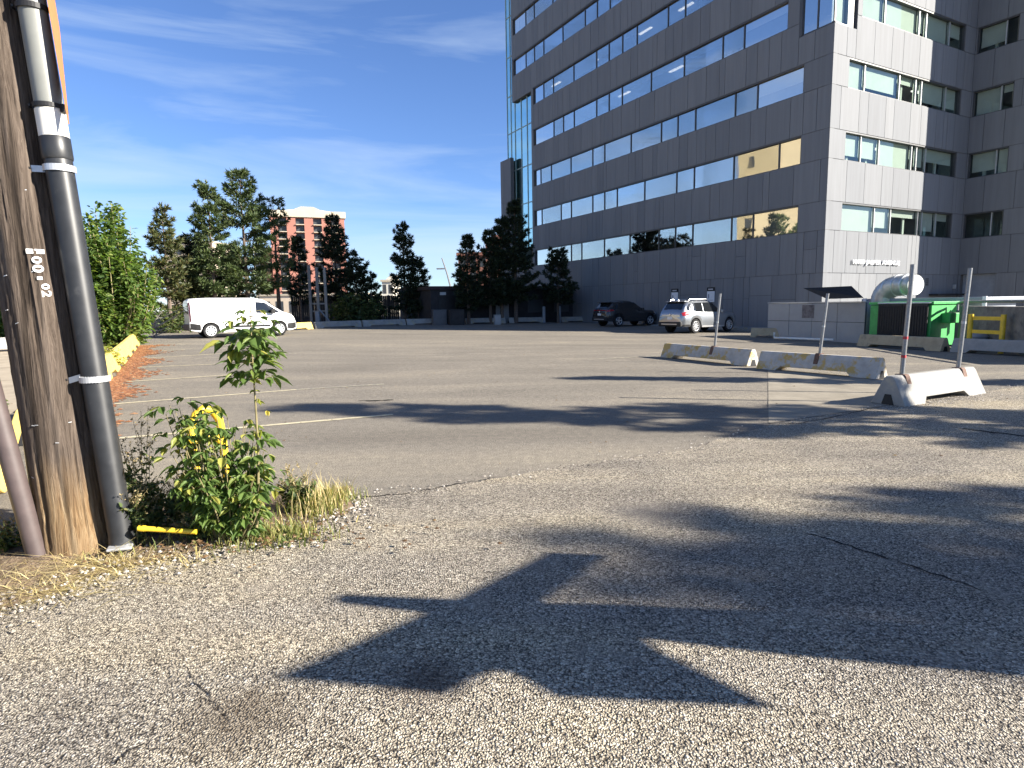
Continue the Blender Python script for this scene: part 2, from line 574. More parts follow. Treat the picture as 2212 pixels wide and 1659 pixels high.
M['greybox'] = simple('grey_steel_paint', (.26, .28, .31), .5, var=.12, scale=3)
M['dark_grey'] = simple('dark_grey_paint', (.085, .085, .09), .6, var=.15, scale=3)
M['duct'] = simple('duct_metal', (.55, .54, .50), .42, metal=.55, var=.22, scale=4, dirt=((.22, .19, .15), .56, .75, 3))
M['duct_cap'] = simple('duct_mouth_white', (.6, .59, .57), .6, var=.08)
M['dock'] = simple('dock_concrete', (.20, .185, .16), .95, var=.3, scale=3, bump=.3, bscale=40, dirt=((.09, .085, .08), .5, .7, 4))
M['wall_white'] = simple('sign_white', (.72, .73, .75), .6, var=.03)
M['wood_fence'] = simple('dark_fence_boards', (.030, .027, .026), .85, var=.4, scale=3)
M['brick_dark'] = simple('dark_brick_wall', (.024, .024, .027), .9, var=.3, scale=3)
M['trunk'] = simple('conifer_bark', (.12, .09, .07), .95, var=.4, scale=12, bump=.5, bscale=30)
M['twig'] = simple('pale_dead_twig', (.30, .27, .23), .9, var=.3, scale=12)
M['stem'] = simple('young_stem', (.20, .17, .08), .8, var=.25, scale=20)
M['needle'] = leafmat('pine_needles', (.035, .055, .022), (.085, .12, .045), (.14, .16, .065), .15)
M['needle_d'] = leafmat('dark_spruce_needles', (.010, .018, .010), (.028, .044, .022), (.05, .065, .03), .1)
M['needle_b'] = leafmat('browning_pine_needles', (.04, .052, .02), (.085, .10, .036), (.15, .12, .05), .15)
M['leaf'] = leafmat('shrub_leaves', (.05, .095, .025), (.12, .185, .045), (.22, .26, .07), .42)
M['leaf_y'] = leafmat('yellowing_leaves', (.14, .18, .03), (.30, .31, .06), (.42, .34, .06), .35)
M['leaf_s'] = leafmat('sapling_leaves', (.075, .125, .035), (.135, .205, .055), (.34, .33, .08), .42, .42)
M['leaf_w'] = leafmat('weed_leaves', (.045, .07, .026), (.105, .145, .05), (.22, .22, .09), .35)
M['seed'] = leafmat('dry_seed_heads', (.17, .13, .07), (.34, .27, .14), (.45, .37, .2), .2)
M['straw'] = leafmat('dry_straw', (.36, .28, .13), (.58, .48, .25), (.70, .60, .34), .25)
M['grass'] = leafmat('verge_grass', (.10, .14, .04), (.24, .24, .08), (.50, .42, .18), .3)
M['litter'] = leafmat('rusty_leaf_litter', (.15, .07, .035), (.27, .12, .055), (.36, .21, .11), .1)
M['twig_litter'] = leafmat('brown_dead_leaves', (.07, .04, .02), (.17, .10, .05), (.30, .22, .12), .1)
M['pebble'] = leafmat('gravel_bits', (.14, .12, .10), (.34, .30, .25), (.62, .58, .52), 0, .8)
M['orange'] = simple('orange_sign_face', (.50, .175, .06), .6, var=.08, scale=4)
M['pvc_grey'] = simple('grey_pvc_conduit', (.19, .195, .18), .5, var=.1, scale=6)
M['pvc_black'] = simple('black_conduit', (.022, .023, .025), .42, var=.35, scale=9, dirt=((.07, .07, .07), .6, .75, 7))
M['pvc_white'] = simple('white_coupling', (.72, .70, .64), .6, var=.08)
M['galv'] = simple('galvanised_strap', (.60, .61, .62), .35, metal=.5, var=.12, scale=20)
M['brown_pipe'] = simple('brown_painted_pipe', (.075, .056, .054), .55, var=.2, scale=10, dirt=((.20, .085, .035), .62, .72, 5))
M['tagwhite'] = simple('number_tag_white', (.78, .78, .76), .5, var=.04)

def wood_material():
    m, n, l, b, o = newmat('pole_wood')
    t = n.new('ShaderNodeTexCoord')
    mpn = n.new('ShaderNodeMapping')
    mpn.inputs['Scale'].default_value = (1, 1, .045)
    l(t.outputs['Object'], mpn.inputs['Vector'])
    g1 = N(n, 'ShaderNodeTexNoise', Scale=34.0, Detail=8.0, Roughness=.7, Distortion=.9)
    l(mpn.outputs['Vector'], g1.inputs['Vector'])
    mp3 = n.new('ShaderNodeMapping')
    mp3.inputs['Scale'].default_value = (1, 1, .16)
    l(t.outputs['Object'], mp3.inputs['Vector'])
    g2 = N(n, 'ShaderNodeTexNoise', Scale=7.0, Detail=5.0, Roughness=.6)
    l(mp3.outputs['Vector'], g2.inputs['Vector'])
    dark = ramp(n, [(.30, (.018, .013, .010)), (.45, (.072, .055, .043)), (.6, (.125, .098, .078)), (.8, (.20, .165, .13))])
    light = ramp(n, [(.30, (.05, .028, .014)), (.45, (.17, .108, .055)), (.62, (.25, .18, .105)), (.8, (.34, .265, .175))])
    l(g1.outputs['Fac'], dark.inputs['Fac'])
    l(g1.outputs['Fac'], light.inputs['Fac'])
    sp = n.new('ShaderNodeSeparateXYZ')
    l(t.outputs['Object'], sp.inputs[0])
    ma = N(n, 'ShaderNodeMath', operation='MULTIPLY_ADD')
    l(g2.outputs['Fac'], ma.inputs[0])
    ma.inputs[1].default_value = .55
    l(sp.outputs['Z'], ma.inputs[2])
    mr = N(n, 'ShaderNodeMapRange')           # dark brown above, lighter tan towards the foot
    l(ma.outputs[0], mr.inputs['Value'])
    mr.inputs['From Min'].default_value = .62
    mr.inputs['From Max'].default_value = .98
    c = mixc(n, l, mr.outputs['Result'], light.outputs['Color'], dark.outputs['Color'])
    wv = ramp(n, [(.36, (.3, .28, .26)), (.42, (1, 1, 1))])
    g3 = N(n, 'ShaderNodeTexNoise', Scale=12.0, Detail=3.0, Roughness=.5, Distortion=.4)
    mp4 = n.new('ShaderNodeMapping')
    mp4.inputs['Scale'].default_value = (1, 1, .03)
    l(t.outputs['Object'], mp4.inputs['Vector'])
    l(mp4.outputs['Vector'], g3.inputs['Vector'])
    l(g3.outputs['Fac'], wv.inputs['Fac'])
    c = mixc(n, l, .85, c, wv.outputs['Color'], 'MULTIPLY')
    l(c, b.inputs['Base Color'])
    b.inputs['Roughness'].default_value = .85
    b.inputs['Specular IOR Level'].default_value = .2
    ad = N(n, 'ShaderNodeMath', operation='ADD')
    l(g1.outputs['Fac'], ad.inputs[0])
    l(g3.outputs['Fac'], ad.inputs[1])
    bp = N(n, 'ShaderNodeBump', Strength=.9, Distance=.022)
    l(ad.outputs[0], bp.inputs['Height'])
    l(bp.outputs['Normal'], b.inputs['Normal'])
    return m
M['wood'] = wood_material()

def flat(name, c, rough=.8):
    return simple(name, c, rough, var=.08, scale=.3)
M['tower_red'] = flat('red_brick_tower', (.32, .135, .10))
M['tower_org'] = flat('orange_side_wall', (.46, .24, .13))
M['tower_cream'] = flat('cream_trim', (.47, .41, .31))
M['tower_dark'] = flat('tower_window_dark', (.05, .055, .06), .3)
M['cream'] = flat('cream_building', (.60, .50, .38))
M['pale'] = flat('pale_building', (.66, .62, .52))
M['brickfar'] = flat('far_brick', (.20, .085, .06))
M['beige'] = flat('beige_tower', (.36, .31, .20))

# ---------------------------------------------------------------- ground sheets
def axis_pts(lo, hi, step, ext):
    a = list(np.arange(lo, hi + .01, step))
    return [-ext, -ext / 4, lo - 40] + a + [hi + 40, ext / 4, ext]
gx, gy = axis_pts(-40, 44, 2, 1500), axis_pts(-24, 60, 2, 1500)
b = MB()
b.v = [(x, y, zg(x, y)) for y in gy for x in gx]
nx = len(gx)
b.f = [(j * nx + i, j * nx + i + 1, (j + 1) * nx + i + 1, (j + 1) * nx + i) for j in range(len(gy) - 1) for i in range(nx - 1)]
b.m = [0] * len(b.f)
struct(b.build('ground', M['lot'], smooth=True))

def sheet(name, poly, dz, mat_, kind='structure', sub=1.0):
    bm = bmesh.new()
    vs_ = [bm.verts.new((p[0], p[1], 0)) for p in poly]
    bm.faces.new(vs_)
    bmesh.ops.triangulate(bm, faces=bm.faces)
    for _ in range(5):
        es = [e for e in bm.edges if e.calc_length() > sub * 2]
        if not es: break
        bmesh.ops.subdivide_edges(bm, edges=es, cuts=1, use_grid_fill=False)
        bmesh.ops.triangulate(bm, faces=bm.faces)
    for v in bm.verts:
        v.co.z = zg(v.co.x, v.co.y) + dz
    bmesh.ops.recalc_face_normals(bm, faces=bm.faces)
    if sum(f_.normal.z for f_ in bm.faces) < 0:
        bmesh.ops.reverse_faces(bm, faces=bm.faces)
    me = bpy.data.meshes.new(name)
    bm.to_mesh(me)
    bm.free()
    me.materials.append(mat_)
    o = bpy.data.objects.new(name, me)
    col.objects.link(o)
    if kind: o['kind'] = kind
    return o

rng = random.Random(4)
def jag(pts, n=6, amp=.04):
    out = []
    for a, c in zip(pts[:-1], pts[1:]):
        for k in range(n):
            t = k / n
            out.append((a[0] + (c[0] - a[0]) * t + rng.uniform(-amp, amp) * (t > 0), a[1] + (c[1] - a[1]) * t + rng.uniform(-amp, amp) * (t > 0)))
    out.append(pts[-1])
    return out

seam = [(-1.29, 4.71), (-.9, 4.82), (-.47, 5.01), (.39, 5.48), (1.82, 6.15), (3.15, 7.30), (5.01, 8.33), (7.28, 9.51), (16.0, 14.3), (30.0, 21.9)]
kerbside = [(-12, -3.6), (-6, .6), (-3.4, 2.45), (-2.62, 2.94), (-2.34, 3.42), (-1.96, 3.68), (-1.44, 3.97), (-1.18, 4.4), (-1.29, 4.71)]
seam_j, kerb_j = jag(seam, 7, .035), jag(kerbside, 6, .03)
sheet('alley', seam_j + [(30, -22), (-26, -22), (-12, -4.0)] + kerb_j[:-1], .006, M['alley'], sub=1.5)
verge_back = [(-1.35, 4.95), (-2.3, 4.75), (-3.3, 4.2), (-3.9, 3.9), (-6.2, 2.4), (-12, -1.5)]
b = MB()                                   # a low hump of soil along the kerbless edge
vp = []
front = kerb_j[::-1]
steps = 6
import bisect
def along(poly, t):
    Ls = [0]
    for a, c in zip(poly[:-1], poly[1:]): Ls.append(Ls[-1] + hypot(c[0] - a[0], c[1] - a[1]))
    d = t * Ls[-1]
    i = min(max(bisect.bisect(Ls, d) - 1, 0), len(poly) - 2)
    q = (d - Ls[i]) / (Ls[i + 1] - Ls[i] + 1e-9)
    return np.array(poly[i]) * (1 - q) + np.array(poly[i + 1]) * q
nu, nv = 90, 12
for i in range(nu + 1):
    a, c = along(front, i / nu), along(verge_back, i / nu)
    for j in range(nv + 1):
        t = j / nv
        p = a * (1 - t) + c * t
        h = .009 + .05 * sin(pi * t) * (0.6 + .4 * sin(p[0] * 5.1 + p[1] * 3)) + .012 * rng.random() * (0 < j < nv)
        b.v.append((p[0], p[1], h))
for i in range(nu):
    for j in range(nv):
        k = i * (nv + 1) + j
        b.f.append((k, k + 1, k + nv + 2, k + nv + 1))
b.m = [0] * len(b.f)
struct(b.build('dirt_verge', M['dirt'], smooth=True, fix=False))

# neighbour's bare lot beyond the yellow barriers, and the concrete apron at the barriers
dA, dB = AZ(-28.5), AZ(61.5)
row0 = np.array([-5.55, 6.86, 0])
def rowpt(t, off=0): return row0 + dA * t - dB * off
sheet('dirt_lot', [rowpt(-9, .9)[:2], rowpt(1, .7)[:2], rowpt(12, .7)[:2], rowpt(21, .7)[:2], rowpt(22, 30)[:2], rowpt(-9, 30)[:2]], .005, M['sand'], sub=2)
sheet('apron', [tuple(gnd(1660, 915)[:2]), (5.0, 8.36), (6.1, 8.98), (6.9, 11.3), (5.75, 13.9), tuple(gnd(1659, 800)[:2])], .005, M['slab'])
sheet('ground_patch', [(-3.9, 7.6), (-4.7, 8.4), (-6.3, 10.6), (-5.6, 11.0), (-4.2, 9.2)], .004, M['sand'], sub=1) if False else None

def strip(name, pts, wid, dz, mat_, jitter=0):
    b_ = MB()
    pts = [np.array(p[:2], float) for p in pts]
    n_ = len(pts)
    for i, p in enumerate(pts):
        d = pts[min(i + 1, n_ - 1)] - pts[max(i - 1, 0)]
        d /= np.linalg.norm(d)
        nn = np.array([-d[1], d[0]])
        ww = wid * (1 + (rng.uniform(-jitter, jitter) if jitter else 0)) / 2
        for s_ in (1, -1):
            q = p + nn * ww * s_
            b_.v.append((q[0], q[1], zg(q[0], q[1]) + dz))
    for i in range(n_ - 1):
        b_.f.append((2 * i, 2 * i + 1, 2 * i + 3, 2 * i + 2))
    b_.m = [0] * len(b_.f)
    o = b_.build(name, mat_, fix=False)
    return struct(o)

def lerp_pts(p, q, n): return [np.array(p[:2]) + (np.array(q[:2]) - np.array(p[:2])) * k / n for k in range(n + 1)]
stalls = [((258, 947), (849, 896), 0), ((247, 873), (640, 842), 0), ((640, 842), (830, 830), 1), ((241, 827), (500, 810), 0),
          ((297, 794), (465, 787), 0), ((305, 774.6), (480, 764), 0), ((318, 759), (400, 755.5), 0), ((330, 748), (400, 745), 1), ((245, 850), (330, 845), 1)]
for p, q, fnt in stalls:
    P_, Q_ = gnd(*p), gnd(*q)
    strip('parking_line', lerp_pts(P_, Q_, 10), .10 if not fnt else .09, .006, M['paint2' if fnt else 'paint'])
for p, q in (((420, 775), (640, 764)), ((1290, 776), (1440, 768))):
    strip('parking_line', lerp_pts(gnd(*p), gnd(*q), 8), .10, .006, M['paint2'])

def crack(pix, wid=.02, n=10, amp=.02):
    g_ = [gnd(*p)[:2] for p in pix]
    strip('pavement_crack', jag([tuple(p) for p in g_], n, amp), wid, .009, M['crack'], .7)
crack([(1661, 915), (1720, 917), (1800, 902), (1880, 884)], .02, 6, .02)
crack([(1745, 1155), (1850, 1188), (1960, 1222), (2120, 1280)], .014, 8, .018)
crack([(2080, 927), (2212, 944)], .05, 6, .03)
crack([(400, 1440), (420, 1480), (470, 1530), (495, 1560)], .0035, 8, .012)
crack([(240, 1659), (262, 1640), (310, 1610)], .007, 8, .012)
crack([(765, 1077), (880, 1068), (985, 1047), (1080, 1032)], .016, 9, .02)
crack([(775, 866), (815, 866), (850, 864)], .05, 5, .02)
crack([(1330, 715), (1560, 740)], .03, 6, .03)

# ---------------------------------------------------------------- office building (local x = dB, y = dA, corner nearest the camera at the origin)
K = (15.49, 30.69, 0)
SC = .95
def Z(z): return 1.5 + (z - 1.5) * SC
bld = thing('office_building', 'tall grey panelled office tower with ribbon windows and one sunlit end wall', 'office building', K, radians(28.5))
prng = random.Random(11)
def TA(u, d, z): return (d, u, z)               # d = depth into the building
def TB(u, d, z): return (u, d, z)
XC = 13.25 * SC
def TC(u, d, z): return (XC + d, -u, z)
def slab(mb, T, u0, u1, z0, z1, d0, d1, m=0):
    v = [T(u, d, z) for z in (z0, z1) for (u, d) in ((u0, d0), (u1, d0), (u1, d1), (u0, d1))]
    mb.add(v, [(0, 1, 2, 3), (4, 5, 6, 7), (0, 1, 5, 4), (1, 2, 6, 5), (2, 3, 7, 6), (3, 0, 4, 7)], m)
BACK = .35
def band(mb, T, u0, u1, z0, z1, splits=None, irregular=True, seed=0, plain=False):
    """a strip of cladding: backing box and separate thin panels with open joints"""
    slab(mb, T, u0, u1, z0, z1, .03, BACK, 1)
    g = .012
    r_ = random.Random(seed * 977 + int(u0 * 100) + int(z0 * 31))
    u = u0
    while u < u1 - .05:
        wd = r_.choice([.40, .74, .74, 1.0, 1.48, 1.48]) if not plain else 1.48
        e = u + wd
        if u1 - e < .35: e = u1
        e = min(e, u1)
        cuts = [z0]
        if irregular and r_.random() < .45:
            cuts.append(z0 + (z1 - z0) * r_.uniform(.35, .75))
        cuts.append(z1)
        for a, c in zip(cuts[:-1], cuts[1:]):
            slab(mb, T, u + g, e - g, a + g, c - g, -.001 * r_.random() - .002, .028, 0)
        u = e

mod = 1.56 * SC
rows = [(Z(5.1 + 3.58 * r), Z(5.1 + 3.58 * r + 1.47)) for r in range(9)]
TOP = Z(5.1 + 3.58 * 9)
A1 = 29.3 * SC
A_LEFT = 29.65 * SC
cw_top = Z(20.7)
mbA, mbB, mbC = MB(), MB(), MB()
def ribbon(T, u0, u1, z0, z1, mulls, gmat, name='window', blindp=.6, jamb=.12, alu=False, seed=0, blindmat='blind'):
    """one ribbon window: dark frame, mullions, separate panes and their blinds"""
    fr = MB()
    d = .15
    t = .05
    slab(fr, T, u0, u1, z1 - .07, z1, .02, .24)
    slab(fr, T, u0, u1, z0, z0 + .035, .04, .24)
    slab(fr, T, u0, u0 + t, z0 + .035, z1 - .07, .05, .24)
    slab(fr, T, u1 - t, u1, z0 + .035, z1 - .07, .05, .24)
    for mu in mulls:
        slab(fr, T, mu - .028, mu + .028, z0 + .035, z1 - .07, d - .05, d + .06, 1 if alu else 0)
    wf = fr.build(name, [M['frame'], M['alu']], bld)
    es = [u0 + t] + list(mulls) + [u1 - t]
    r_ = random.Random(seed)
    for a, c in zip(es[:-1], es[1:]):
        g_ = MB()
        lo, hi = min(a, c) + .028, max(a, c) - .028
        if hi - lo < .05: continue
        g_.add([T(lo, d, z0 + .035), T(hi, d, z0 + .035), T(hi, d, z1 - .07), T(lo, d, z1 - .07)], [(0, 1, 2, 3)])
        g_.build('pane', gmat, wf, fix=False)
        if r_.random() < blindp:
            drop = r_.choice([1, 1, 1, .8, .8, .55, .35])
            hh = (z1 - z0) * drop
            g_ = MB()
            g_.add([T(lo + .02, d + .13, z1 - hh + .04), T(hi - .02, d + .13, z1 - hh + .04), T(hi - .02, d + .13, z1 - .05), T(lo + .02, d + .13, z1 - .05)], [(0, 1, 2, 3)])
            g_.build('blind', M[blindmat], wf, fix=False)
        if r_.random() < .16 and hi - lo > .9:
            g_ = MB()
            cu_ = (lo + hi) / 2
            slab(g_, T, cu_ - .6, cu_ + .6, z1 - .30, z1 - .24, .8, 1.0)
            g_.build('ceiling_light', M['tube'], wf)
        elif r_.random() < .35:
            g_ = MB()
            uu = lo + (hi - lo) * r_.uniform(.15, .7)
            slab(g_, T, uu, uu + .16, z0 + .05, z1 - .08, d + .25, d + .33)
            g_.build('inner_post', M['blind_b'], wf)
    return wf

mA = {0: [26.56, 23.46, 21.93, 18.85, 15.76, 12.64, 11.02, 9.44, 6.25, 4.66],
      1: [28.17, 25.0, 23.44, 20.4, 18.84, 17.29, 14.18, 10.99, 9.41, 6.21, 3.05],
      2: [28.3, 26.53, 23.47, 20.4, 18.85, 15.72, 12.54, 10.97, 9.4, 6.22, 4.64],
      3: [26.06, 24.55, 22.97, 19.89, 18.32, 16.76, 13.62, 10.48, 7.29, 5.7],
      4: [27.66, 26.08, 22.99, 19.9, 18.34, 16.75, 15.15, 12.03, 10.47, 7.3, 5.7],
      5: [30.7, 29.18, 27.59, 24.57, 21.4, 19.81, 18.24, 15.1, 12.0, 8.9, 5.7],
      6: [30.65, 29.15, 26.08, 23.0, 19.9, 18.3, 15.1, 12.0, 8.9, 5.7],
      7: [30.7, 27.6, 26.0, 22.9, 19.8, 16.7, 13.6, 10.5, 7.3, 5.7],
      8: [30.7, 29.1, 26.0, 22.9, 21.3, 18.2, 15.1, 12.0, 8.9, 5.7]}
blp = {0: .5, 1: .7, 2: .92, 3: .35, 4: .3, 5: .35, 6: .4, 7: .4, 8: .4}
band(mbA, TA, 0, 33 * SC, -.4, Z(2.9), seed=1)
band(mbA, TA, 0, 33 * SC, Z(2.9), rows[0][0], seed=2)
for r, (z0, z1) in enumerate(rows):
    u0 = (1.62 if r < 3 else 2.72) * SC
    u1 = (A1 if r < 5 else 32.9 * SC)
    nz0 = rows[r + 1][0] if r < 8 else TOP
    right_lo = 0 if r < 3 else 2.0 * SC
    left = A_LEFT if r < 5 else 33.2 * SC
    band(mbA, TA, right_lo, u0, z0, z1, seed=30 + r, irregular=False, plain=True)
    band(mbA, TA, u1, left, z0, z1, seed=50 + r, irregular=False)
    if r == 2:
        band(mbA, TA, 2.0 * SC, left, z1, nz0, seed=70 + r, irregular=False)
        band(mbA, TA, 0, 2.0 * SC, z1, Z(15.15), seed=70 + r, irregular=False)
    elif r == 4:
        band(mbA, TA, right_lo, A_LEFT, z1, nz0, seed=70 + r, irregular=False)
        band(mbA, TA, A_LEFT, 33.2 * SC, cw_top, nz0, seed=170 + r, irregular=False)
    else:
        band(mbA, TA, right_lo, left, z1, nz0, seed=70 + r, irregular=False)
    ribbon(TA, u0, u1, z0, z1, [q * SC for q in mA[r]], M['glassA'], blindp=blp[r], seed=200 + r)

# sunlit end wall
bandsB = [(-.4, Z(2.9)), (Z(2.9), rows[0][0])]
for z0, z1 in bandsB: band(mbB, TB, 0, XC, z0, z1, seed=int(z0 * 7 + 100), irregular=False)
B0, B1 = 1.34 * SC, 12.1 * SC
mB = {0: [4.36, 5.88, 8.6, 9.03, 10.51], 1: [2.82, 4.43, 7.55, 8.04, 8.98], 2: [2.84, 5.97, 7.54, 8.13, 10.64], 3: [4.3, 7.5, 8.2, 10.6], 4: [4.3, 7.5, 10.6],
      5: [4.3, 7.5, 10.6], 6: [4.3, 7.5, 10.6], 7: [4.3, 7.5, 10.6], 8: [4.3, 7.5, 10.6]}
for r, (z0, z1) in enumerate(rows):
    b0 = B0 if r < 3 else 2.2 * SC
    lo = 0 if r < 3 else 1.8 * SC
    nz0 = rows[r + 1][0] if r < 8 else TOP
    band(mbB, TB, lo, b0, z0, z1, seed=330 + r, irregular=False, plain=True)
    band(mbB, TB, B1, XC, z0, z1, seed=350 + r, irregular=False, plain=True)
    if r == 2:
        band(mbB, TB, 1.8 * SC, XC, z1, nz0, seed=370, irregular=False)
        band(mbB, TB, 0, 1.8 * SC, z1, Z(15.15), seed=371, irregular=False)
    else:
        band(mbB, TB, lo, XC, z1, nz0, seed=370 + r, irregular=False)
    ribbon(TB, b0, B1, z0, z1, [q * SC for q in mB[r]], M['glassB'], blindp=1.0, alu=True, seed=400 + r, blindmat='blind_b' if r else 'blind')
# projecting wing on the right
CL = 3.97
band(mbC, TC, 0, CL, -.4, Z(2.9), seed=501, irregular=False) if False else None
doorw0, doorw1 = .14, 1.9
band(mbC, TC, 0, doorw0, -.4, Z(2.9), seed=502, irregular=False, plain=True)
band(mbC, TC, doorw1, CL, -.4, Z(2.9), seed=503, irregular=False)
band(mbC, TC, 0, CL, Z(2.9), rows[0][0], seed=504, irregular=False)
for r, (z0, z1) in enumerate(rows):
    nz0 = rows[r + 1][0] if r < 8 else TOP
    band(mbC, TC, 2.15 * SC, CL, z0, z1, seed=530 + r, irregular=False)
    band(mbC, TC, 0, .08, z0, z1, seed=520 + r, irregular=False, plain=True)
    band(mbC, TC, 0, CL, z1, nz0, seed=570 + r, irregular=False)
    ribbon(TC, .08, 2.15 * SC, z0, z1, [1.5 * SC], M['glassB'], blindp=.5 if r else 0, alu=True, seed=600 + r)
# the sunny end of the projecting wing
def TD(u, d, z): return (XC + u, -CL + d, z)
mbD = MB()
band(mbD, TD, 0, 9, -.4, rows[0][0], seed=700, irregular=False)
for r, (z0, z1) in enumerate(rows):
    nz0 = rows[r + 1][0] if r < 8 else TOP
    band(mbD, TD, 0, 1.5, z0, z1, seed=701 + r, irregular=False, plain=True)
    band(mbD, TD, 7.5, 9, z0, z1, seed=711 + r, irregular=False, plain=True)
    band(mbD, TD, 0, 9, z1, nz0, seed=721 + r, irregular=False)
    ribbon(TD, 1.5, 7.5, z0, z1, [3, 4.5, 6], M['glassB'], alu=True, seed=730 + r)
for mb_ in (mbA, mbB, mbC, mbD):
    mb_.build('cladding', [M['panel'], M['joint']], bld, fix=False)
core = MB()
core.box(1.5, XC + 9, 1.5, 32.6 * SC, -.4, TOP - .05)
core.box(XC + 1.5, XC + 9, -CL + 1.5, 1.5, -.4, TOP - .05)
core.build('interior_wall', M['room'], bld)
rf = MB()
rf.box(.05, XC + 9, .05, 33.2 * SC, TOP, TOP + .8)
rf.box(XC + .05, XC + 9, -CL + .05, .05, TOP, TOP + .8)
for (z0, z1) in rows:      # floor slabs close each storey
    rf.box(BACK, 1.5, BACK, 33 * SC, z0 - 1.2, z0 - .05, 0)
    rf.box(1.5, XC, BACK, 1.5, z0 - 1.2, z0 - .05, 0)
    rf.box(XC + BACK, XC + 1.5, -CL + BACK, BACK, z0 - 1.2, z0 - .05, 0)
rf.build('roof', M['panel'], bld)
# teal curtain wall at the far end
cw = MB()
gl = MB()
cu0, cu1 = A_LEFT, 34.75 * SC
hz = [Z(8.66), Z(11.1), Z(14.5), Z(18.15), Z(21.6), Z(25.2), Z(28.8), Z(32.4), TOP]
vx = [29.7, 30.9, 32.0, 33.2, 34.0, 34.75]
D0 = .30
for v_ in vx: slab(cw, TA, v_ * SC - .03, v_ * SC + .03, Z(7), TOP, D0 - .05, D0 + .05)
for h_ in hz: slab(cw, TA, cu0, cu1, h_ - .035, h_ + .035, D0 - .04, D0 + .04)
cwf = cw.build('curtain_wall', M['spandrel'], bld)
lv = [Z(7)] + hz
for a, c in zip(vx[:-1], vx[1:]):
    for q0, q1 in zip(lv[:-1], lv[1:]):
        if c <= 33.25 and q0 > cw_top + 1: continue
        g_ = MB()
        g_.add([TA(a * SC, D0, q0), TA(c * SC, D0, q0), TA(c * SC, D0, q1), TA(a * SC, D0, q1)], [(0, 1, 2, 3)])
        g_.build('pane', M['glassC'], cwf, fix=False)
sp = MB()
slab(sp, TA, cu0, cu1, Z(7), TOP, D0 + .5, D0 + .9)
slab(sp, TA, cu1 - .05, cu1, Z(0), TOP, D0 + .06, 5)
for h_ in hz: slab(sp, TA, cu0, cu1 - .06, h_ - .3, h_ + .3, D0 + .06, D0 + .5)
sp.build('spandrel', M['spandrel'], bld)
pl = MB()
band(pl, TA, 33.05 * SC, 35.15 * SC, -.4, Z(11.5), seed=801, irregular=False, plain=True)
band(pl, TA, 33.05 * SC, 35.15 * SC, Z(11.5), Z(15.6), seed=802, irregular=False, plain=True)
pl.build('pillar', [M['panel'], M['joint']], bld, fix=False).location = (-.35, 0, 0)
# glazed corner box, upper right
cg = MB()
zb = Z(15.17)
for (T, u0, u1) in ((TA, 0, 1.85 * SC), (TB, 0, 1.2 * SC)):
    for z_ in [zb + .03] + [Z(15.17 + 3.58 * k) for k in range(1, 6)]: slab(cg, T, u0, u1, z_ - .03, z_ + .03, .05, .15)
slab(cg, TA, 1.85 * SC, 2.0 * SC, zb, TOP, .0, .6)
slab(cg, TA, 1.0 * SC - .03, 1.0 * SC + .03, zb, TOP, .06, .14)
slab(cg, TB, 1.2 * SC, 1.8 * SC, zb, TOP, .12, .7)
slab(cg, TB, .02, .1, zb, TOP, .03, .1)
cgf = cg.build('corner_window', M['frame'], bld)
for (T, a, c, mt) in ((TA, .12, 1.0 * SC - .03, 'glassA'), (TA, 1.0 * SC + .03, 1.85 * SC, 'glassA'), (TB, .12, 1.2 * SC, 'glassB')):
    g_ = MB()
    g_.add([T(a, .1, zb), T(c, .1, zb), T(c, .1, TOP), T(a, .1, TOP)], [(0, 1, 2, 3)])
    g_.build('pane', M[mt], cgf, fix=False)
g_ = MB()
slab(g_, TB, .2, 1.15 * SC, zb + .1, TOP, .3, .33)
g_.build('blind', M['blind_b'], cgf)
# service door, vents, wall lamp in the shaded inner corner
dr = MB()
slab(dr, TC, doorw0, doorw1, -.4, Z(1.4), .3, .36)
slab(dr, TC, doorw0, doorw1, Z(1.4) + .03, Z(2.9), .3, .36)
d_ = dr.build('door', M['greybox'], bld)
vt = MB()
for k in range(4): slab(vt, TB, 9.65 * SC, 9.95 * SC, Z(2.25) + k * .11, Z(2.25) + k * .11 + .06, -.02, .02)
vt.build('vent', M['black'], bld)
vt = MB()
slab(vt, TB, 10.1 * SC, 13.2 * SC, Z(1.63), Z(1.74), -.5, -.006)
vt.build('canopy', M['black'], bld)
vt = MB()
slab(vt, TB, 12.7 * SC, 12.85 * SC, Z(2.05), Z(2.3), -.12, -.006)
vt.build('wall_lamp', M['alu'], bld)
# raised address letters
tx = bpy.data.curves.new('address_lettering', 'FONT')
tx.body = '10909 JASPER AVENUE'
tx.size = .40
tx.extrude = .022
tx.offset = .006
to = bpy.data.objects.new('address_tmp', tx)
col.objects.link(to)
bpy.context.view_layer.update()
me = bpy.data.meshes.new_from_object(to.evaluated_get(bpy.context.evaluated_depsgraph_get()))
bpy.data.objects.remove(to)
me.name = 'address_lettering'
xs = [v.co.x for v in me.vertices]
ys = [v.co.y for v in me.vertices]
kx, kz = 4.33 * SC / (max(xs) - min(xs)), .31 * SC / (max(ys) - min(ys))
for v in me.vertices:
    x_, y_, z_ = v.co
    v.co = (2.38 * SC + (x_ - min(xs)) * kx, -.075 - z_, Z(3.31) + (y_ - min(ys)) * kz)
me.materials.clear()
me.materials.append(M['wall_white'])
o = bpy.data.objects.new('address_lettering', me)
col.objects.link(o)
o.parent = bld
# kerb along the wall foot
kb = MB()
kb.box(-.75, -.02, -.2, 26, -.3, .05)
struct(kb.build('kerb', M['concrete_g'], bevel=.02))
bpy.data.objects['kerb'].location = K
bpy.data.objects['kerb'].rotation_euler = (0, 0, radians(28.5))

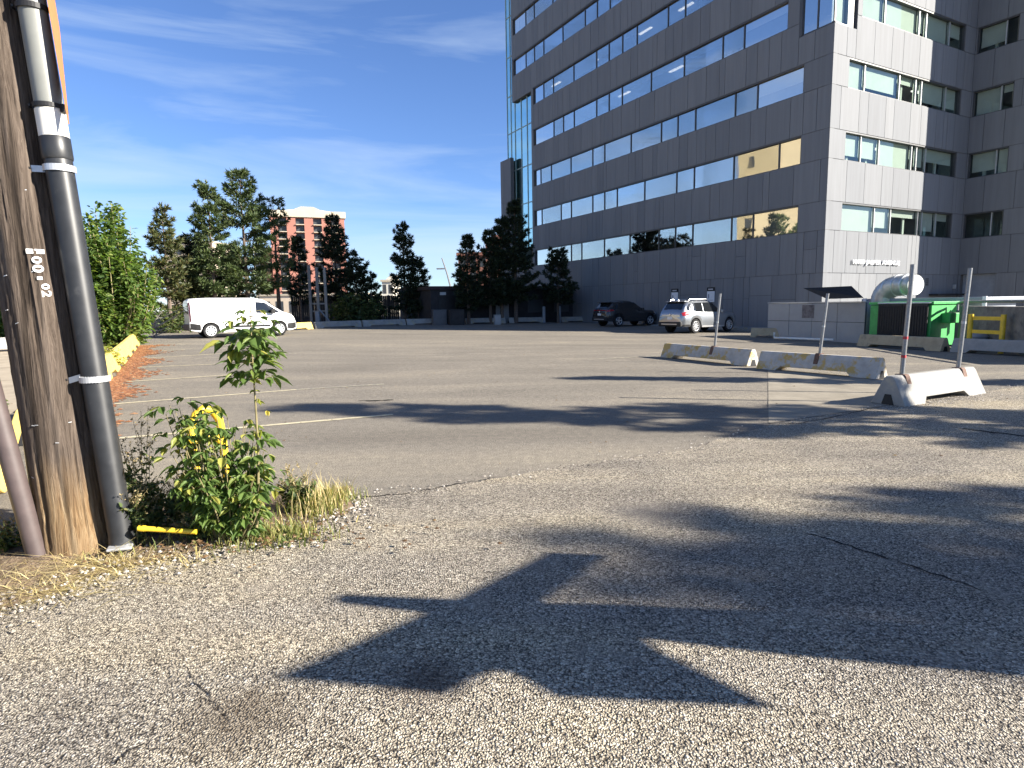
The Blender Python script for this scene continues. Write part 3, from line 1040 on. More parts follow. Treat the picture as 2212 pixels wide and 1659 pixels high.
def to_world(p):
    a = radians(28.5)
    return np.array([K[0] + p[0] * cos(a) - p[1] * sin(a), K[1] + p[0] * sin(a) + p[1] * cos(a), p[2]])
# two parking notice boards on the shaded wall
def sight_wallA(px, py):
    d = ray(px, py)
    nA = -dB
    t = np.dot(np.array(K) - np.array([0, 0, CAM_H]), nA) / np.dot(d, nA)
    return np.array([0, 0, CAM_H]) + d * t
for i, (px, py, lab) in enumerate(((1458.5, 639, 'small white parking notice with black header, above the rear of the silver suv'),
                                   (1536.5, 637, 'small white parking notice with black header, above the windscreen of the silver suv'))):
    c_ = sight_wallA(px, py)
    t_ = thing('parking_sign', lab, 'sign', c_ - dB * .03, radians(28.5), 'parking notices on the grey wall')
    b = MB(); b.box(-.02, .0, -.29, .29, -.42, .22); b.build('sign_board', M['wall_white'], t_)
    b = MB(); b.box(-.025, .0, -.30, .30, .225, .45); b.build('header', M['black'], t_)
    b = MB()
    for k in range(5): b.box(-.032, -.0255, -.17 + k * .075, -.12 + k * .075, .30, .37)
    b.build('lettering', M['wall_white'], t_)
    b = MB(); b.box(-.028, -.0205, .12, .2, -.2, .05); b.box(-.028, -.0205, -.2, .2, -.33, -.30); b.build('printed_marks', M['greybox'], t_)

# ---------------------------------------------------------------- barriers
def barrier_mesh(length, h=.40, wb=.42, wt=.13, foot=.55, gap=.09):
    """low concrete kerb barrier: trapezoid section, drainage slot between two feet, notch under each end"""
    b_ = MB()
    hb, ht = wb / 2, wt / 2
    L2 = length / 2
    def ring(x, z0):
        k = z0 / h
        w0 = hb + (ht - hb) * k
        return [(x, -w0, z0), (x, w0, z0), (x, ht + .012, h - .04), (x, ht - .02, h), (x, -ht + .02, h), (x, -ht - .012, h - .04)]
    xs_ = [(-L2, 0), (-L2 + foot - .1, 0), (-L2 + foot, gap), (L2 - foot, gap), (L2 - foot + .1, 0), (L2, 0)]
    for x, z0 in xs_: b_.v += ring(x, z0)
    n = 6
    for i in range(len(xs_) - 1):
        for k in range(n):
            b_.f.append((i * n + k, i * n + (k + 1) % n, (i + 1) * n + (k + 1) % n, (i + 1) * n + k))
    b_.f.append(tuple(range(n)))
    b_.f.append(tuple((len(xs_) - 1) * n + k for k in range(n)))
    b_.m = [0] * len(b_.f)
    for s_ in (-1, 1):       # dark key notch in each end face
        x = s_ * (L2 + .003)
        v = [(x, -.09, .001), (x, .09, .001), (x, .045, .15), (x, -.045, .15)]
        b_.add(v, [(0, 1, 2, 3)], 1)
    return b_
MZ = {}
def barrier(p, q, mat_, label, group, h=.40, bevel=.012, z=None, wb=.42, name='concrete_barrier'):
    p, q = np.array(p, float), np.array(q, float)
    Lh = float(np.linalg.norm((q - p)[:2]))
    key = (round(Lh, 2), mat_, h, wb)
    if key not in MZ:
        o_ = barrier_mesh(Lh, h, wb=wb, foot=min(.6, Lh * .27)).build(name, [M[mat_], M['black']], bevel=bevel)
        MZ[key] = o_.data
    else:
        o_ = bpy.data.objects.new(name, MZ[key])
        col.objects.link(o_)
        md = o_.modifiers.new('bevel', 'BEVEL'); md.width = bevel; md.segments = 2; md.limit_method = 'ANGLE'; md.angle_limit = radians(40)
    c_ = (p + q) / 2
    z0, z1 = zg(*p[:2]), zg(*q[:2])
    o_.location = (c_[0], c_[1], (z0 + z1) / 2 + .004 if z is None else z)
    d = q - p
    o_.rotation_euler = (0, -math.atan2(z1 - z0, Lh), atan2(d[1], d[0]))
    tag(o_, label, 'barrier', group)
    return o_

def steel_post(p, tip, label, tape=False, group='steel posts strapped to the concrete barriers', dirv=(1, 0, 0), strap='rust'):
    p, tip = np.array(p, float), np.array(tip, float)
    t_ = thing('steel_post', label, 'post', p, 0, group)
    b_ = MB(); b_.tube([(0, 0, 0), tip - p], [.031, .031], 12); b_.build('pole', M['steel'], t_, smooth=True)
    d = np.array(dirv, float); d /= np.linalg.norm(d)
    nrm = np.array([-d[1], d[0], 0])
    b_ = MB()
    path = [(-.135, -.20), (-.08, -.012), (-.06, .012), (.06, .012), (.08, -.012), (.135, -.20)]
    for (a0, z0), (a1, z1) in zip(path[:-1], path[1:]):
        pa, pb = nrm * a0 + np.array([0, 0, z0]), nrm * a1 + np.array([0, 0, z1])
        mid, half = (pa + pb) / 2, (pb - pa) / 2
        up = np.cross(half / np.linalg.norm(half), d) * .006
        b_.obox(mid, half * 1.03, d * .05, up)
    b_.build('bracket', M[strap], t_)
    if tape:
        ax = (tip - p)
        for f_ in (.16, .33):
            b_ = MB(); b_.tube([ax * f_, ax * (f_ + .025)], .033, 12); b_.build('tape_band', M['redtape'], t_)
    else:
        b_ = MB(); b_.tube([(tip - p) * .45, (tip - p) * .475], .034, 12); b_.build('tape_band', M['alu'], t_)
    return t_

GB = 'concrete barriers at the lot entrance'
e1, e2 = -dA, dB
b1p, b1q = np.array([4.47, 17.62, 0]), np.array([5.77, 14.52, 0])
b2p, b2q = np.array([5.76, 13.98, 0]), np.array([7.08, 11.6, 0])
b3p, b3q = np.array([5.34, 8.58, 0]), np.array([7.30, 9.66, 0])
barrier(b1p, b1q, 'concrete', 'grey concrete barrier with one post, leftmost of the three in the entrance', GB)
barrier(b2p, b2q, 'concrete', 'grey concrete barrier with flaking yellow paint and one leaning post, middle of three', GB)
barrier(b3p, b3q, 'concrete_w', 'whitish sunlit concrete barrier carrying two steel posts, nearest in the entrance', GB, h=.41, wb=.5)
def on_bar(p, q, t, h=.40):
    c_ = p + (q - p) * t
    return np.array([c_[0], c_[1], zg(*c_[:2]) + h])
for (p, q, t, tp, lab, tape) in ((b1p, b1q, .60, (1556, 634), 'upright steel post on the leftmost entrance barrier', False),
                                 (b2p, b2q, .52, (1788, 634), 'leaning steel post on the flaking yellow entrance barrier', False),
                                 (b3p, b3q, .14, (1972, 571), 'steel post with red tape bands on the near end of the white barrier', True),
                                 (b3p, b3q, .83, (2096, 579), 'steel post with silver band on the far end of the white barrier', False)):
    base = on_bar(p, q, t, .405)
    tip = at(tp[0], tp[1], base[1])
    steel_post(base, tip, lab, tape, dirv=q - p)

GC = 'concrete barriers in front of the dumpster'
barrier((12.55, 21.9, 0), (13.35, 18.75, 0), 'concrete_t', 'tan concrete barrier in front of the green dumpster', GC, h=.42)
barrier((13.42, 18.45, 0), (14.25, 15.2, 0), 'concrete_w', 'whitewashed concrete barrier in front of the yellow guard rail', GC, h=.42)
barrier((11.05, 28.2, 0), (12.1, 27.6, 0), 'concrete_t', 'short tan concrete barrier at the left end of the grey bin enclosure', None, h=.42)

# yellow row on the left edge of the lot
GY = 'yellow barriers along the left edge of the lot'
k = 0
ends = [(-4.15, -1.75), (-.02, 2.25)] + [(2.45 + 2.43 * i, 2.45 + 2.43 * i + 2.37) for i in range(8)]
names_y = ['yellow concrete barrier behind the brown pipe, nearest the alley', 'yellow concrete barrier left of the wooden pole', 'third yellow barrier from the alley, hidden behind the pole',
           'fourth yellow barrier from the alley, hidden behind the pole', 'fifth yellow barrier from the alley, behind the black conduit', 'sixth yellow barrier from the alley, behind the black conduit',
           'yellow barrier beside the small yellowing bush', 'yellow barrier two before the far end, rising from rusty leaf litter', 'yellow barrier next to last before the big shrub', 'farthest yellow barrier of the left row, under the big green shrub']
for (a, c), lab in zip(ends, names_y):
    barrier(rowpt(a), rowpt(c), 'yellow', lab, GY, h=.44, wb=.46)
# far row in the shade
GF = 'grey barriers along the far edge of the lot'
far = [((-13.4, 34.6), (-12.2, 37.4), 'yellow', 'short sunlit yellow barrier end in front of the white van'),
       ((-12.1, 37.7), (-9.9, 40.3), 'concrete_g', 'shaded grey barrier right of the yellow one, below the steel post frame'),
       ((-9.8, 40.4), (-7.4, 42.7), 'concrete_g', 'shaded grey barrier under the dark bushy pines'),
       ((-7.3, 42.8), (-4.75, 44.3), 'concrete_g', 'shaded grey barrier ending at the dark cabinet'),
       ((-3.3, 44.5), (-.45, 45.6), 'concrete_g', 'shaded grey barrier behind the small pale box'),
       ((-.2, 45.9), (2.6, 47.4), 'concrete_g', 'shaded pale barrier between two gaps by the low brick annex'),
       ((3.9, 48.0), (6.2, 49.1), 'concrete_g', 'shaded pale barrier behind the rear of the black suv')]
for p, q, mt, lab in far:
    barrier((*p, 0), (*q, 0), mt, lab, GF, h=.42)
barrier((-18.9, 20.9, 0), (-17.6, 22.2, 0), 'concrete_w', 'white low concrete barrier far left beyond the bare dirt lot', None, h=.5)

# ---------------------------------------------------------------- vehicles
def vehicle(name, label, cat, loc, az, p):
    """a lofted body with real wheel arches; p holds side-view and plan-view curves, x measured from the rear axle forward"""
    t_ = thing(name, label, cat, loc, ROTZ(az), None)
    X = np.unique(np.concatenate([np.arange(p['x0'], p['x1'], .06), [p['x1']]]))
    cv = lambda key, x: float(np.interp(x, [q[0] for q in p[key]], [q[1] for q in p[key]]))
    R = p['R']
    def z0(x):
        z = cv('sill', x)
        for xa in (0, p['wb']):
            Ra = R + .055
            if abs(x - xa) < Ra: z = max(z, R + sqrt(Ra * Ra - (x - xa) ** 2))
        return z
    def sect(x):
        hw, top, belt = cv('hw', x), cv('top', x), cv('belt', x)
        belt = min(belt, top - .02)
        hr = cv('hwr', x)
        zb = min(z0(x), belt - .05)
        g_ = [(0, zb + .02), (hw - .10, zb + .01), (hw - .035, zb), (hw - .005, zb + .35 * (belt - zb)), (hw, zb + .62 * (belt - zb)), (hw - .035, belt)]
        for f_ in (.30, .62, .86):
            bow = .018 * sin(pi * f_)
            g_.append((hw - .045 + (hr - hw + .045) * f_ + bow, belt + (top - belt) * f_))
        g_ += [(hr - .09, top - .012), (hr * .5, top + .012), (0, top + .02)]
        return g_
    NR = 12
    b_ = MB()
    for x in X:
        s_ = sect(x)
        b_.v += [(x, y, z) for y, z in s_] + [(x, -y, z) for y, z in s_[1:-1][::-1]]
    n = 2 * NR - 2
    for i in range(len(X) - 1):
        for k_ in range(n):
            b_.f.append((i * n + k_, i * n + (k_ + 1) % n, (i + 1) * n + (k_ + 1) % n, (i + 1) * n + k_))
            b_.m.append(1 if k_ in (0, n - 1) else 0)
    b_.f += [tuple(range(n)), tuple((len(X) - 1) * n + q for q in range(n))]
    b_.m += [0, 0]
    b_.build('body', [M[p['paint']], M['black']], t_, smooth=True)
    def side_pt(x, z, off, sgn):
        s_ = sect(x)
        ys_ = float(np.interp(z, [q[1] for q in s_[2:10]], [q[0] for q in s_[2:10]]))
        return (x, sgn * (ys_ + off), z)
    def side_patch(nm, poly, mat_, off=.008, sgn=(1, -1), nx_=10, parent=None):
        """poly: list of (x, zlow, zhigh)"""
        for sg in sgn:
            m_ = MB()
            xs_ = np.linspace(poly[0][0], poly[-1][0], nx_)
            for x in xs_:
                zl = np.interp(x, [q[0] for q in poly], [q[1] for q in poly])
                zh = np.interp(x, [q[0] for q in poly], [q[2] for q in poly])
                for f_ in (0, .33, .67, 1): m_.v.append(side_pt(x, zl + (zh - zl) * f_, off, sg))
            for i in range(nx_ - 1):
                for k_ in range(3): m_.f.append((i * 4 + k_, i * 4 + k_ + 1, (i + 1) * 4 + k_ + 1, (i + 1) * 4 + k_))
            m_.m = [0] * len(m_.f)
            m_.build(nm, M[mat_], parent or t_, smooth=True)
    def top_patch(nm, xa, xb, frac, mat_, off=.012, nx_=8):
        m_ = MB()
        for x in np.linspace(xa, xb, nx_):
            hr, top = cv('hwr', x), cv('top', x)
            for f_ in np.linspace(-1, 1, 7):
                y = f_ * hr * frac
                z = top + .02 - .02 * (abs(f_)) ** 2
                sl_ = (cv('top', x + .03) - cv('top', x - .03)) / .06
                nn = np.array([-sl_, 1]) / hypot(sl_, 1)
                m_.v.append((x + nn[0] * off, y, z + nn[1] * off))
        for i in range(nx_ - 1):
            for k_ in range(6): m_.f.append((i * 7 + k_, i * 7 + k_ + 1, (i + 1) * 7 + k_ + 1, (i + 1) * 7 + k_))
        m_.m = [0] * len(m_.f)
        return m_.build(nm, M[mat_], t_, smooth=True)
    # wheels
    for xa in (0, p['wb']):
        for sg in (-1, 1):
            yo = sg * (cv('hw', xa) - .02)
            wt = .21
            ty = MB()
            prof = [(R * .66, 0), (R * .95, 0), (R, .03), (R, wt - .03), (R * .95, wt), (R * .6, wt)]
            ns = 28
            for i in range(ns):
                a = 2 * pi * i / ns
                for rr, d in prof: ty.v.append((xa + rr * cos(a), yo - sg * d, R + rr * sin(a)))
            for i in range(ns):
                for k_ in range(5): ty.f.append((i * 6 + k_, i * 6 + k_ + 1, ((i + 1) % ns) * 6 + k_ + 1, ((i + 1) % ns) * 6 + k_))
            ty.m = [0] * len(ty.f)
            wh = ty.build('wheel', M['rubber'], t_, smooth=True)
            rm = MB()
            r1 = R * .68
            rm.tube([(xa, yo - sg * .06, R), (xa, yo - sg * .12, R)], [r1, r1], 24, 1)
            for i in range(ns):      # rim lip
                pass
            rm.tube([(xa, yo - sg * .005, R), (xa, yo - sg * .06, R)], [r1 * .28, r1 * .3], 14, 0)
            nsp = p['spokes']
            for i in range(nsp):
                a = 2 * pi * i / nsp + .2
                dr_ = np.array([cos(a), 0, sin(a)])
                tn = np.array([-sin(a), 0, cos(a)])
                c_ = np.array([xa, yo - sg * .03, R]) + dr_ * r1 * .62
                rm.obox(c_, dr_ * r1 * .38, tn * r1 * p['spw'], np.array([0, .014, 0]))
            ring = [(xa + r1 * .97 * cos(2 * pi * i / 24), yo - sg * .012, R + r1 * .97 * sin(2 * pi * i / 24)) for i in range(25)]
            rm.tube(ring, .018, 6, 0, cap=False)
            rm.build('rim', [M[p['rim']], M['black']], wh, smooth=False)
    return t_, cv, sect, side_patch, top_patch, side_pt

# white van ----------------------------------------------------------------
vr, vf = gnd(458, 731), gnd(610, 725)
AZV = 55.0
dv = AZ(AZV)
rv = np.array([dv[1], -dv[0], 0])
pv = dict(x0=-.86, x1=3.95, wb=3.06, R=.335, paint='white_paint', rim='hub', spokes=9, spw=.13,
          top=[(-.86, 1.72), (-.78, 1.80), (0, 1.84), (2.0, 1.83), (2.35, 1.76), (2.55, 1.68), (3.18, 1.24), (3.3, 1.17), (3.7, 1.02), (3.86, .90), (3.95, .60)],
          belt=[(-.86, 1.02), (2.2, 1.06), (3.2, 1.06), (3.7, .92), (3.95, .55)],
          sill=[(-.86, .38), (-.5, .30), (0, .25), (3.0, .25), (3.6, .24), (3.95, .32)],
          hw=[(-.86, .86), (-.6, .90), (.5, .915), (2.6, .915), (3.2, .90), (3.7, .80), (3.95, .58)],
          hwr=[(-.86, .73), (0, .78), (2.2, .76), (2.6, .72), (3.25, .66), (3.5, .70), (3.7, .66), (3.95, .50)])
vloc = vr - rv * .91
vloc[2] = zg(vloc[0], vloc[1])
t_, cv, sect, sp_, tp_, spt = vehicle('cargo_van', 'white windowless cargo van with black bumpers parked by the far kerb', 'van', vloc, AZV, pv)
sp_('side_window', [(2.02, 1.12, 1.64), (2.45, 1.10, 1.61), (2.72, 1.10, 1.42), (3.06, 1.12, 1.19)], 'darkwin')
sp_('trim_strip', [(.62, .47, .56), (1.6, .46, .55), (2.62, .46, .55)], 'black', .014)
sp_('rear_bumper', [(-.84, .42, .70), (-.6, .38, .66), (-.42, .36, .62)], 'black', .012)
sp_('front_bumper', [(3.46, .34, .58), (3.7, .30, .62), (3.92, .36, .62)], 'black', .012)
sp_('tail_lamp', [(-.85, .75, 1.62), (-.82, .75, 1.66), (-.785, .8, 1.6)], 'lamp_dark', .010)
sp_('headlight', [(3.42, .82, .93), (3.62, .76, .92), (3.78, .73, .84)], 'lamp_clear', .012)
sp_('door_seam', [(-.30, 1.11, 1.13), (.55, 1.11, 1.13)], 'greybox', .006)
sp_('door_seam', [(.60, .5, 1.72), (.62, .5, 1.72)], 'greybox', .006, nx_=2)
sp_('door_seam', [(1.87, .5, 1.7), (1.89, .5, 1.7)], 'greybox', .006, nx_=2)
sp_('door_handle', [(1.66, .93, .97), (1.86, .93, .97)], 'black', .03, nx_=3)
tp_('windscreen', 2.60, 3.14, .90, 'darkwin')
b = MB(); b.box(-.885, -.865, -.7, .7, 1.1, 1.62); b.build('rear_window', M['darkwin'], t_, bevel=.01)
b = MB(); b.box(-.93, -.80, -.84, .84, .36, .66); b.build('rear_bumper', M['black'], t_, bevel=.03)
b = MB(); b.box(3.80, 4.0, -.55, .55, .30, .60); b.build('front_bumper', M['black'], t_, bevel=.03)
for s_ in (-1, 1):
    b = MB(); b.box(2.66, 2.86, s_ * .93 - .0, s_ * 1.09, 1.08, 1.30); b.build('wing_mirror', M['black'], t_, bevel=.03)

# silver suv ---------------------------------------------------------------
def suv_curves(kind):
    if kind == 'silver':
        return dict(x0=-.97, x1=3.70, wb=2.70, R=.365, paint='silver_paint', rim='alloy', spokes=10, spw=.085,
            top=[(-.97, .86), (-.93, 1.02), (-.80, 1.18), (-.52, 1.56), (-.42, 1.62), (.2, 1.68), (1.1, 1.67), (1.45, 1.60), (2.25, 1.12), (2.4, 1.06), (3.2, .98), (3.5, .88), (3.64, .74), (3.70, .56)],
            belt=[(-.97, .80), (-.9, .96), (0, 1.04), (1.0, 1.0), (2.3, .97), (3.2, .88), (3.7, .52)],
            sill=[(-.97, .45), (-.6, .36), (0, .30), (2.7, .27), (3.3, .26), (3.7, .36)],
            hw=[(-.97, .72), (-.8, .84), (-.4, .90), (.5, .915), (2.4, .91), (3.1, .86), (3.5, .72), (3.7, .5)],
            hwr=[(-.97, .64), (-.8, .68), (-.5, .62), (0, .66), (1.4, .65), (2.3, .66), (3.2, .70), (3.5, .60), (3.7, .42)])
    return dict(x0=-.90, x1=3.52, wb=2.67, R=.36, paint='black_paint', rim='alloy', spokes=5, spw=.12,
            top=[(-.90, .84), (-.86, 1.04), (-.78, 1.16), (-.35, 1.52), (-.2, 1.58), (.5, 1.66), (1.1, 1.63), (1.4, 1.55), (2.15, 1.12), (2.3, 1.06), (3.0, .99), (3.3, .90), (3.46, .74), (3.52, .56)],
            belt=[(-.90, .80), (-.8, .98), (0, 1.05), (1.0, 1.0), (2.2, .96), (3.0, .88), (3.52, .52)],
            sill=[(-.90, .46), (-.6, .38), (0, .32), (2.7, .29), (3.2, .28), (3.52, .38)],
            hw=[(-.90, .70), (-.75, .82), (-.4, .88), (.5, .90), (2.4, .89), (3.0, .84), (3.35, .70), (3.52, .5)],
            hwr=[(-.90, .62), (-.7, .64), (-.4, .58), (0, .62), (1.4, .62), (2.2, .64), (3.0, .68), (3.35, .58), (3.52, .42)])
def suv(name, label, rear_contact, az, kind):
    p = suv_curves(kind)
    d = AZ(az)
    rt = np.array([d[1], -d[0], 0])
    loc = np.array(rear_contact) - rt * .90
    loc[2] = zg(loc[0], loc[1])
    t_, cv, sect, sp_, tp_, spt = vehicle(name, label, 'car', loc, az, p)
    if kind == 'silver':
        sp_('side_window', [(.62, 1.08, 1.55), (1.25, 1.06, 1.56), (1.5, 1.06, 1.48), (2.02, 1.06, 1.15)], 'darkwin')
        sp_('side_window', [(-.16, 1.12, 1.52), (.2, 1.09, 1.55), (.56, 1.08, 1.55)], 'darkwin')
        sp_('side_window', [(-.58, 1.16, 1.30), (-.38, 1.14, 1.50), (-.24, 1.13, 1.51)], 'darkwin')
        sp_('tail_lamp', [(-.90, .90, 1.04), (-.7, .90, 1.12), (-.42, .98, 1.06)], 'lamp_red', .012)
        b_ = MB()
        for s_ in (-1, 1):
            b_.tube([(-.3, s_ * .60, 1.64), (-.2, s_ * .60, 1.71), (1.05, s_ * .60, 1.73), (1.2, s_ * .60, 1.67)], .022, 8)
        b_.build('roof_rail', M['alloy'], t_, smooth=True)
        b_ = MB(); b_.prism([(-.42, 1.64), (-.26, 1.64), (-.36, 1.75)], 'y', -.03, .03); b_.build('antenna_fin', M['wall_white'], t_, bevel=.008)
        tp_('rear_window', -.78, -.50, .86, 'darkwin')
        b_ = MB(); b_.box(-.62, -.36, -.62, .62, 1.60, 1.635); b_.build('spoiler', M['silver_paint'], t_, bevel=.012)
    else:
        sp_('side_window', [(.55, 1.10, 1.50), (1.1, 1.06, 1.53), (1.4, 1.06, 1.45), (1.95, 1.06, 1.14)], 'darkwin')
        sp_('side_window', [(-.40, 1.16, 1.24), (-.1, 1.12, 1.46), (.49, 1.10, 1.50)], 'darkwin')
        sp_('tail_lamp', [(-.87, .96, 1.06), (-.6, .99, 1.09), (-.4, 1.02, 1.08)], 'lamp_red', .012)
        b_ = MB(); b_.box(-.895, -.875, -.6, .6, 1.03, 1.07); b_.build('tail_lamp', M['lamp_red'], t_)
        tp_('rear_window', -.74, -.36, .86, 'darkwin')
        b_ = MB(); b_.box(-.66, -.28, -.58, .58, 1.53, 1.575); b_.build('spoiler', M['black_paint'], t_, bevel=.012)
    tp_('windscreen', cv('top', 0) * 0 + (1.52 if kind == 'silver' else 1.46), 2.18 if kind == 'silver' else 2.1, .9, 'darkwin')
    xe = p['x0']
    b_ = MB(); b_.box(xe - .05, xe + .14, -.74, .74, .36, .60); b_.build('rear_bumper', M['black'], t_, bevel=.04)
    b_ = MB(); b_.box(xe - .065, xe - .052, -.5, .5, .46, .50); b_.build('bumper_strip', M['alloy'], t_)
    b_ = MB(); b_.box(xe - .022, xe + .05, -.16, .16, .72, .86); b_.build('number_plate', M['plate'], t_)
    b_ = MB(); b_.tube([(xe + .02, 0, .96), (xe - .01, 0, .96)], .055, 12); b_.build('badge', M['alloy'], t_)
    sp_('wheel_arch_trim', [(-.86, .36, .46), (-.45, .34, .46)], 'black', .010)
    sp_('sill_trim', [(.45, .31, .38), (p['wb'] - .45, .29, .36)], 'alloy' if kind == 'silver' else 'black', .012)
    sp_('headlight', [(p['x1'] - .42, .80, .90), (p['x1'] - .26, .74, .88), (p['x1'] - .12, .70, .78)], 'lamp_clear', .012)
    for s_ in (-1, 1):
        b_ = MB(); b_.box(1.80, 1.95, min(s_ * .90, s_ * 1.06), max(s_ * .90, s_ * 1.06), 1.03, 1.17); b_.build('wing_mirror', M[p['paint']], t_, bevel=.03)
    return t_
suv('silver_suv', 'silver suv half in sunlight parked nose in to the grey wall', gnd(1504, 720.5), 56, 'silver')
suv('black_suv', 'black suv in full shade parked left of the silver one', gnd(1338, 706), 60, 'black')

# ---------------------------------------------------------------- bin enclosure, dumpster, duct, guard rail on the right
encL, encR = np.array([11.77, 28.13, 0]), np.array([13.51, 23.43, 0])
az_e = degrees(atan2(encR[0] - encL[0], encR[1] - encL[1]))
Le = float(np.linalg.norm(encR - encL))
de = (encR - encL) / Le
ne = np.array([-de[1], de[0], 0])
if ne[0] < 0: ne = -ne            # away from the camera, to the right
t_ = thing('bin_enclosure', 'grey panelled bin enclosure wall below the sunlit end of the tower', 'enclosure', (*encL[:2], zg(*encL[:2]) - .05), atan2(de[1], de[0]))
dep = 2.2
sgn = 1 if np.dot(np.array([-de[1], de[0], 0]), ne) > 0 else -1
b = MB()
hE = 1.62
nP = 4
for k in range(nP):
    for (za, zb_) in ((.0, .80), (.82, hE - .06)):
        a, c = Le * k / nP + .008, Le * (k + 1) / nP - .008
        b.box(a, c, -.0, .03 * sgn if sgn > 0 else .03, za, zb_) if False else b.box(a, c, min(0, .03 * sgn), max(0, .03 * sgn), za, zb_)
b.build('front_panel', M['enc'], t_, bevel=.004)
b = MB()
b.box(.01, Le - .01, min(.032 * sgn, .1 * sgn), max(.032 * sgn, .1 * sgn), 0, hE - .04, 1)
b.box(Le - .1, Le, min(.1 * sgn, dep * sgn), max(.1 * sgn, dep * sgn), 0, hE - .04, 0)
b.box(0, .1, min(.1 * sgn, dep * sgn), max(.1 * sgn, dep * sgn), 0, hE - .04, 0)
b.build('side_wall', [M['enc'], M['joint']], t_)
b = MB(); b.box(-.02, Le + .02, min(-.02 * sgn, .12 * sgn), max(-.02 * sgn, .12 * sgn), hE - .035, hE); b.build('cap_rail', M['alu'], t_)
b = MB(); b.box(Le * .395, Le * .52, min(-.004 * sgn, -.012 * sgn), max(-.004 * sgn, -.012 * sgn), .95, 1.50); b.build('poster', simple('weathered_poster', (.17, .15, .145), .9, var=.5, scale=5), t_)
# container with its black lid propped open behind the wall
lidc = encL + de * Le * .72 + ne * .75
bpy.context.view_layer.update()
lt = thing('waste_container', 'dark waste container behind the grey enclosure wall with its black lid flung open', 'container', (*lidc[:2], zg(*lidc[:2])), atan2(de[1], de[0]))
b = MB(); b.box(-1.0, 1.0, -.55, .55, .12, 1.45); b.build('body', M['greybox'], lt, bevel=.03)
b = MB()
lid_w = [at(1787, 646, 24.0), at(1866, 643.5, 22.9), at(1840, 618, 23.6), at(1735, 622.5, 24.9)]
iv = lt.matrix_basis.inverted()
lid_l = [np.array(iv @ Vector(q)) for q in lid_w]
nl = np.cross(lid_l[1] - lid_l[0], lid_l[3] - lid_l[0]); nl = nl / np.linalg.norm(nl) * .03
b.add(lid_l + [q + nl for q in lid_l], [(0, 1, 2, 3), (7, 6, 5, 4), (0, 4, 5, 1), (1, 5, 6, 2), (2, 6, 7, 3), (3, 7, 4, 0)])
b.build('lid', M['black'], lt, bevel=.01)
# low white pipe kerb and pale pavement edge before the wall
pk = MB()
p0, p1 = gnd(1672, 736), gnd(1800, 742)
pk.tube([p0 + [0, 0, .35], p0 + [0, 0, .12], p1 + [0, 0, .14]], .045, 8)
tag(pk.build('white_pipe', M['pvc_white'], smooth=True), 'white pipe lying along the foot of the grey enclosure wall', 'pipe')

Q = np.array([14.04, 20.5, 0])
zd = zg(*Q[:2]) + .04
DL, DW, DH = 2.07, 1.55, 1.42
# local x = e1 direction (towards camera), y = e2 (away to the right); origin at corner Q
dm = thing('dumpster', 'green steel dumpster with black ribbed lids hanging down its front', 'dumpster', (Q[0], Q[1], zd), atan2(e1[1], e1[0]))
b = MB()
b.prism([(0, .08), (DW, .0), (DW, DH + .05), (0, DH - .02)], 'x', -DL, 0)
b.build('body', M['green'], dm, bevel=.015)
b = MB()
b.box(-DL - .05, .06, DW * -.0 - .02, DW + .06, DH + .0, DH + .09)
b.build('rim', M['green'], dm, bevel=.01)
b = MB(); b.box(.002, .28, .62, 1.28, .78, 1.12); b.build('fork_pocket', M['green'], dm, bevel=.02)
b = MB(); b.box(.05, .24, .68, 1.22, 1.115, 1.135); b.build('pocket_opening', M['black'], dm)
b = MB(); b.box(-DL - .28, -DL - .002, .62, 1.28, .78, 1.12); b.build('fork_pocket', M['green'], dm, bevel=.02)
for k in range(2):
    b = MB()
    a, c = -DL + .34 + k * .84, -DL + .34 + k * .84 + .82
    b.box(a, c, -.10, -.06, .10, DH + .02)
    for j in range(9): b.box(a + .04 + j * .085, a + .075 + j * .085, -.125, -.10, .14, DH - .05)
    b.build('lid', M['black'], dm, bevel=.006)
b = MB(); b.tube([(-DL + .3, -.06, DH + .05), (.0, -.06, DH + .05)], .022, 8); b.build('hinge_bar', M['galv'], dm)

gb = thing('generator_housing', 'grey metal equipment housing with white corner posts behind the dumpster', 'equipment housing', (*(Q + e2 * 2.0)[:2], zg(*Q[:2])), atan2(e1[1], e1[0]))
b = MB(); b.box(-3.4, .55, .1, 2.4, 0, 1.50); b.build('housing', M['greybox'], gb, bevel=.02)
b = MB(); b.box(-3.6, .75, -.1, 2.6, 1.503, 1.68); b.build('roof', M['greybox'], gb, bevel=.02)
for xx in (-3.5, .62):
    b = MB(); b.box(xx, xx + .12, -.16, -.104, .9, 1.70); b.build('post', M['wall_white'], gb)
# big round duct elbow with a sunlit mouth
mouth = at(1967, 616, 23.0)
axd = AZ(168)
axd = axd / np.linalg.norm(axd)
dtv = thing('exhaust_duct', 'large round metal duct elbow with a bright sunlit mouth above the housing', 'duct', (*mouth[:2], 1.5), 0)
rel = np.array([0, 0, mouth[2] - 1.5])
R_ = .40
path = [rel - axd * .10, rel - axd * .3, rel - axd * .5]
bend_c = rel - axd * .5
lateral = -axd * .8 + np.array([-.45, .25, 0])
lateral = lateral / np.linalg.norm(lateral)
for a in np.linspace(.2, 1.25, 7):
    path.append(bend_c + lateral * .62 * sin(a) + np.array([0, 0, -.62 * (1 - cos(a))]))
path.append(path[-1] + np.array([-.05, 0, -.8]))
b = MB(); b.tube(path, [R_] * len(path), 28); b.build('elbow', M['duct'], dtv, smooth=True)
for q in (0, 2, 5):
    b = MB(); b.tube([path[q] + axd * .03, path[q] - axd * .03], R_ + .025, 28); b.build('band', M['galv'], dtv, smooth=True)
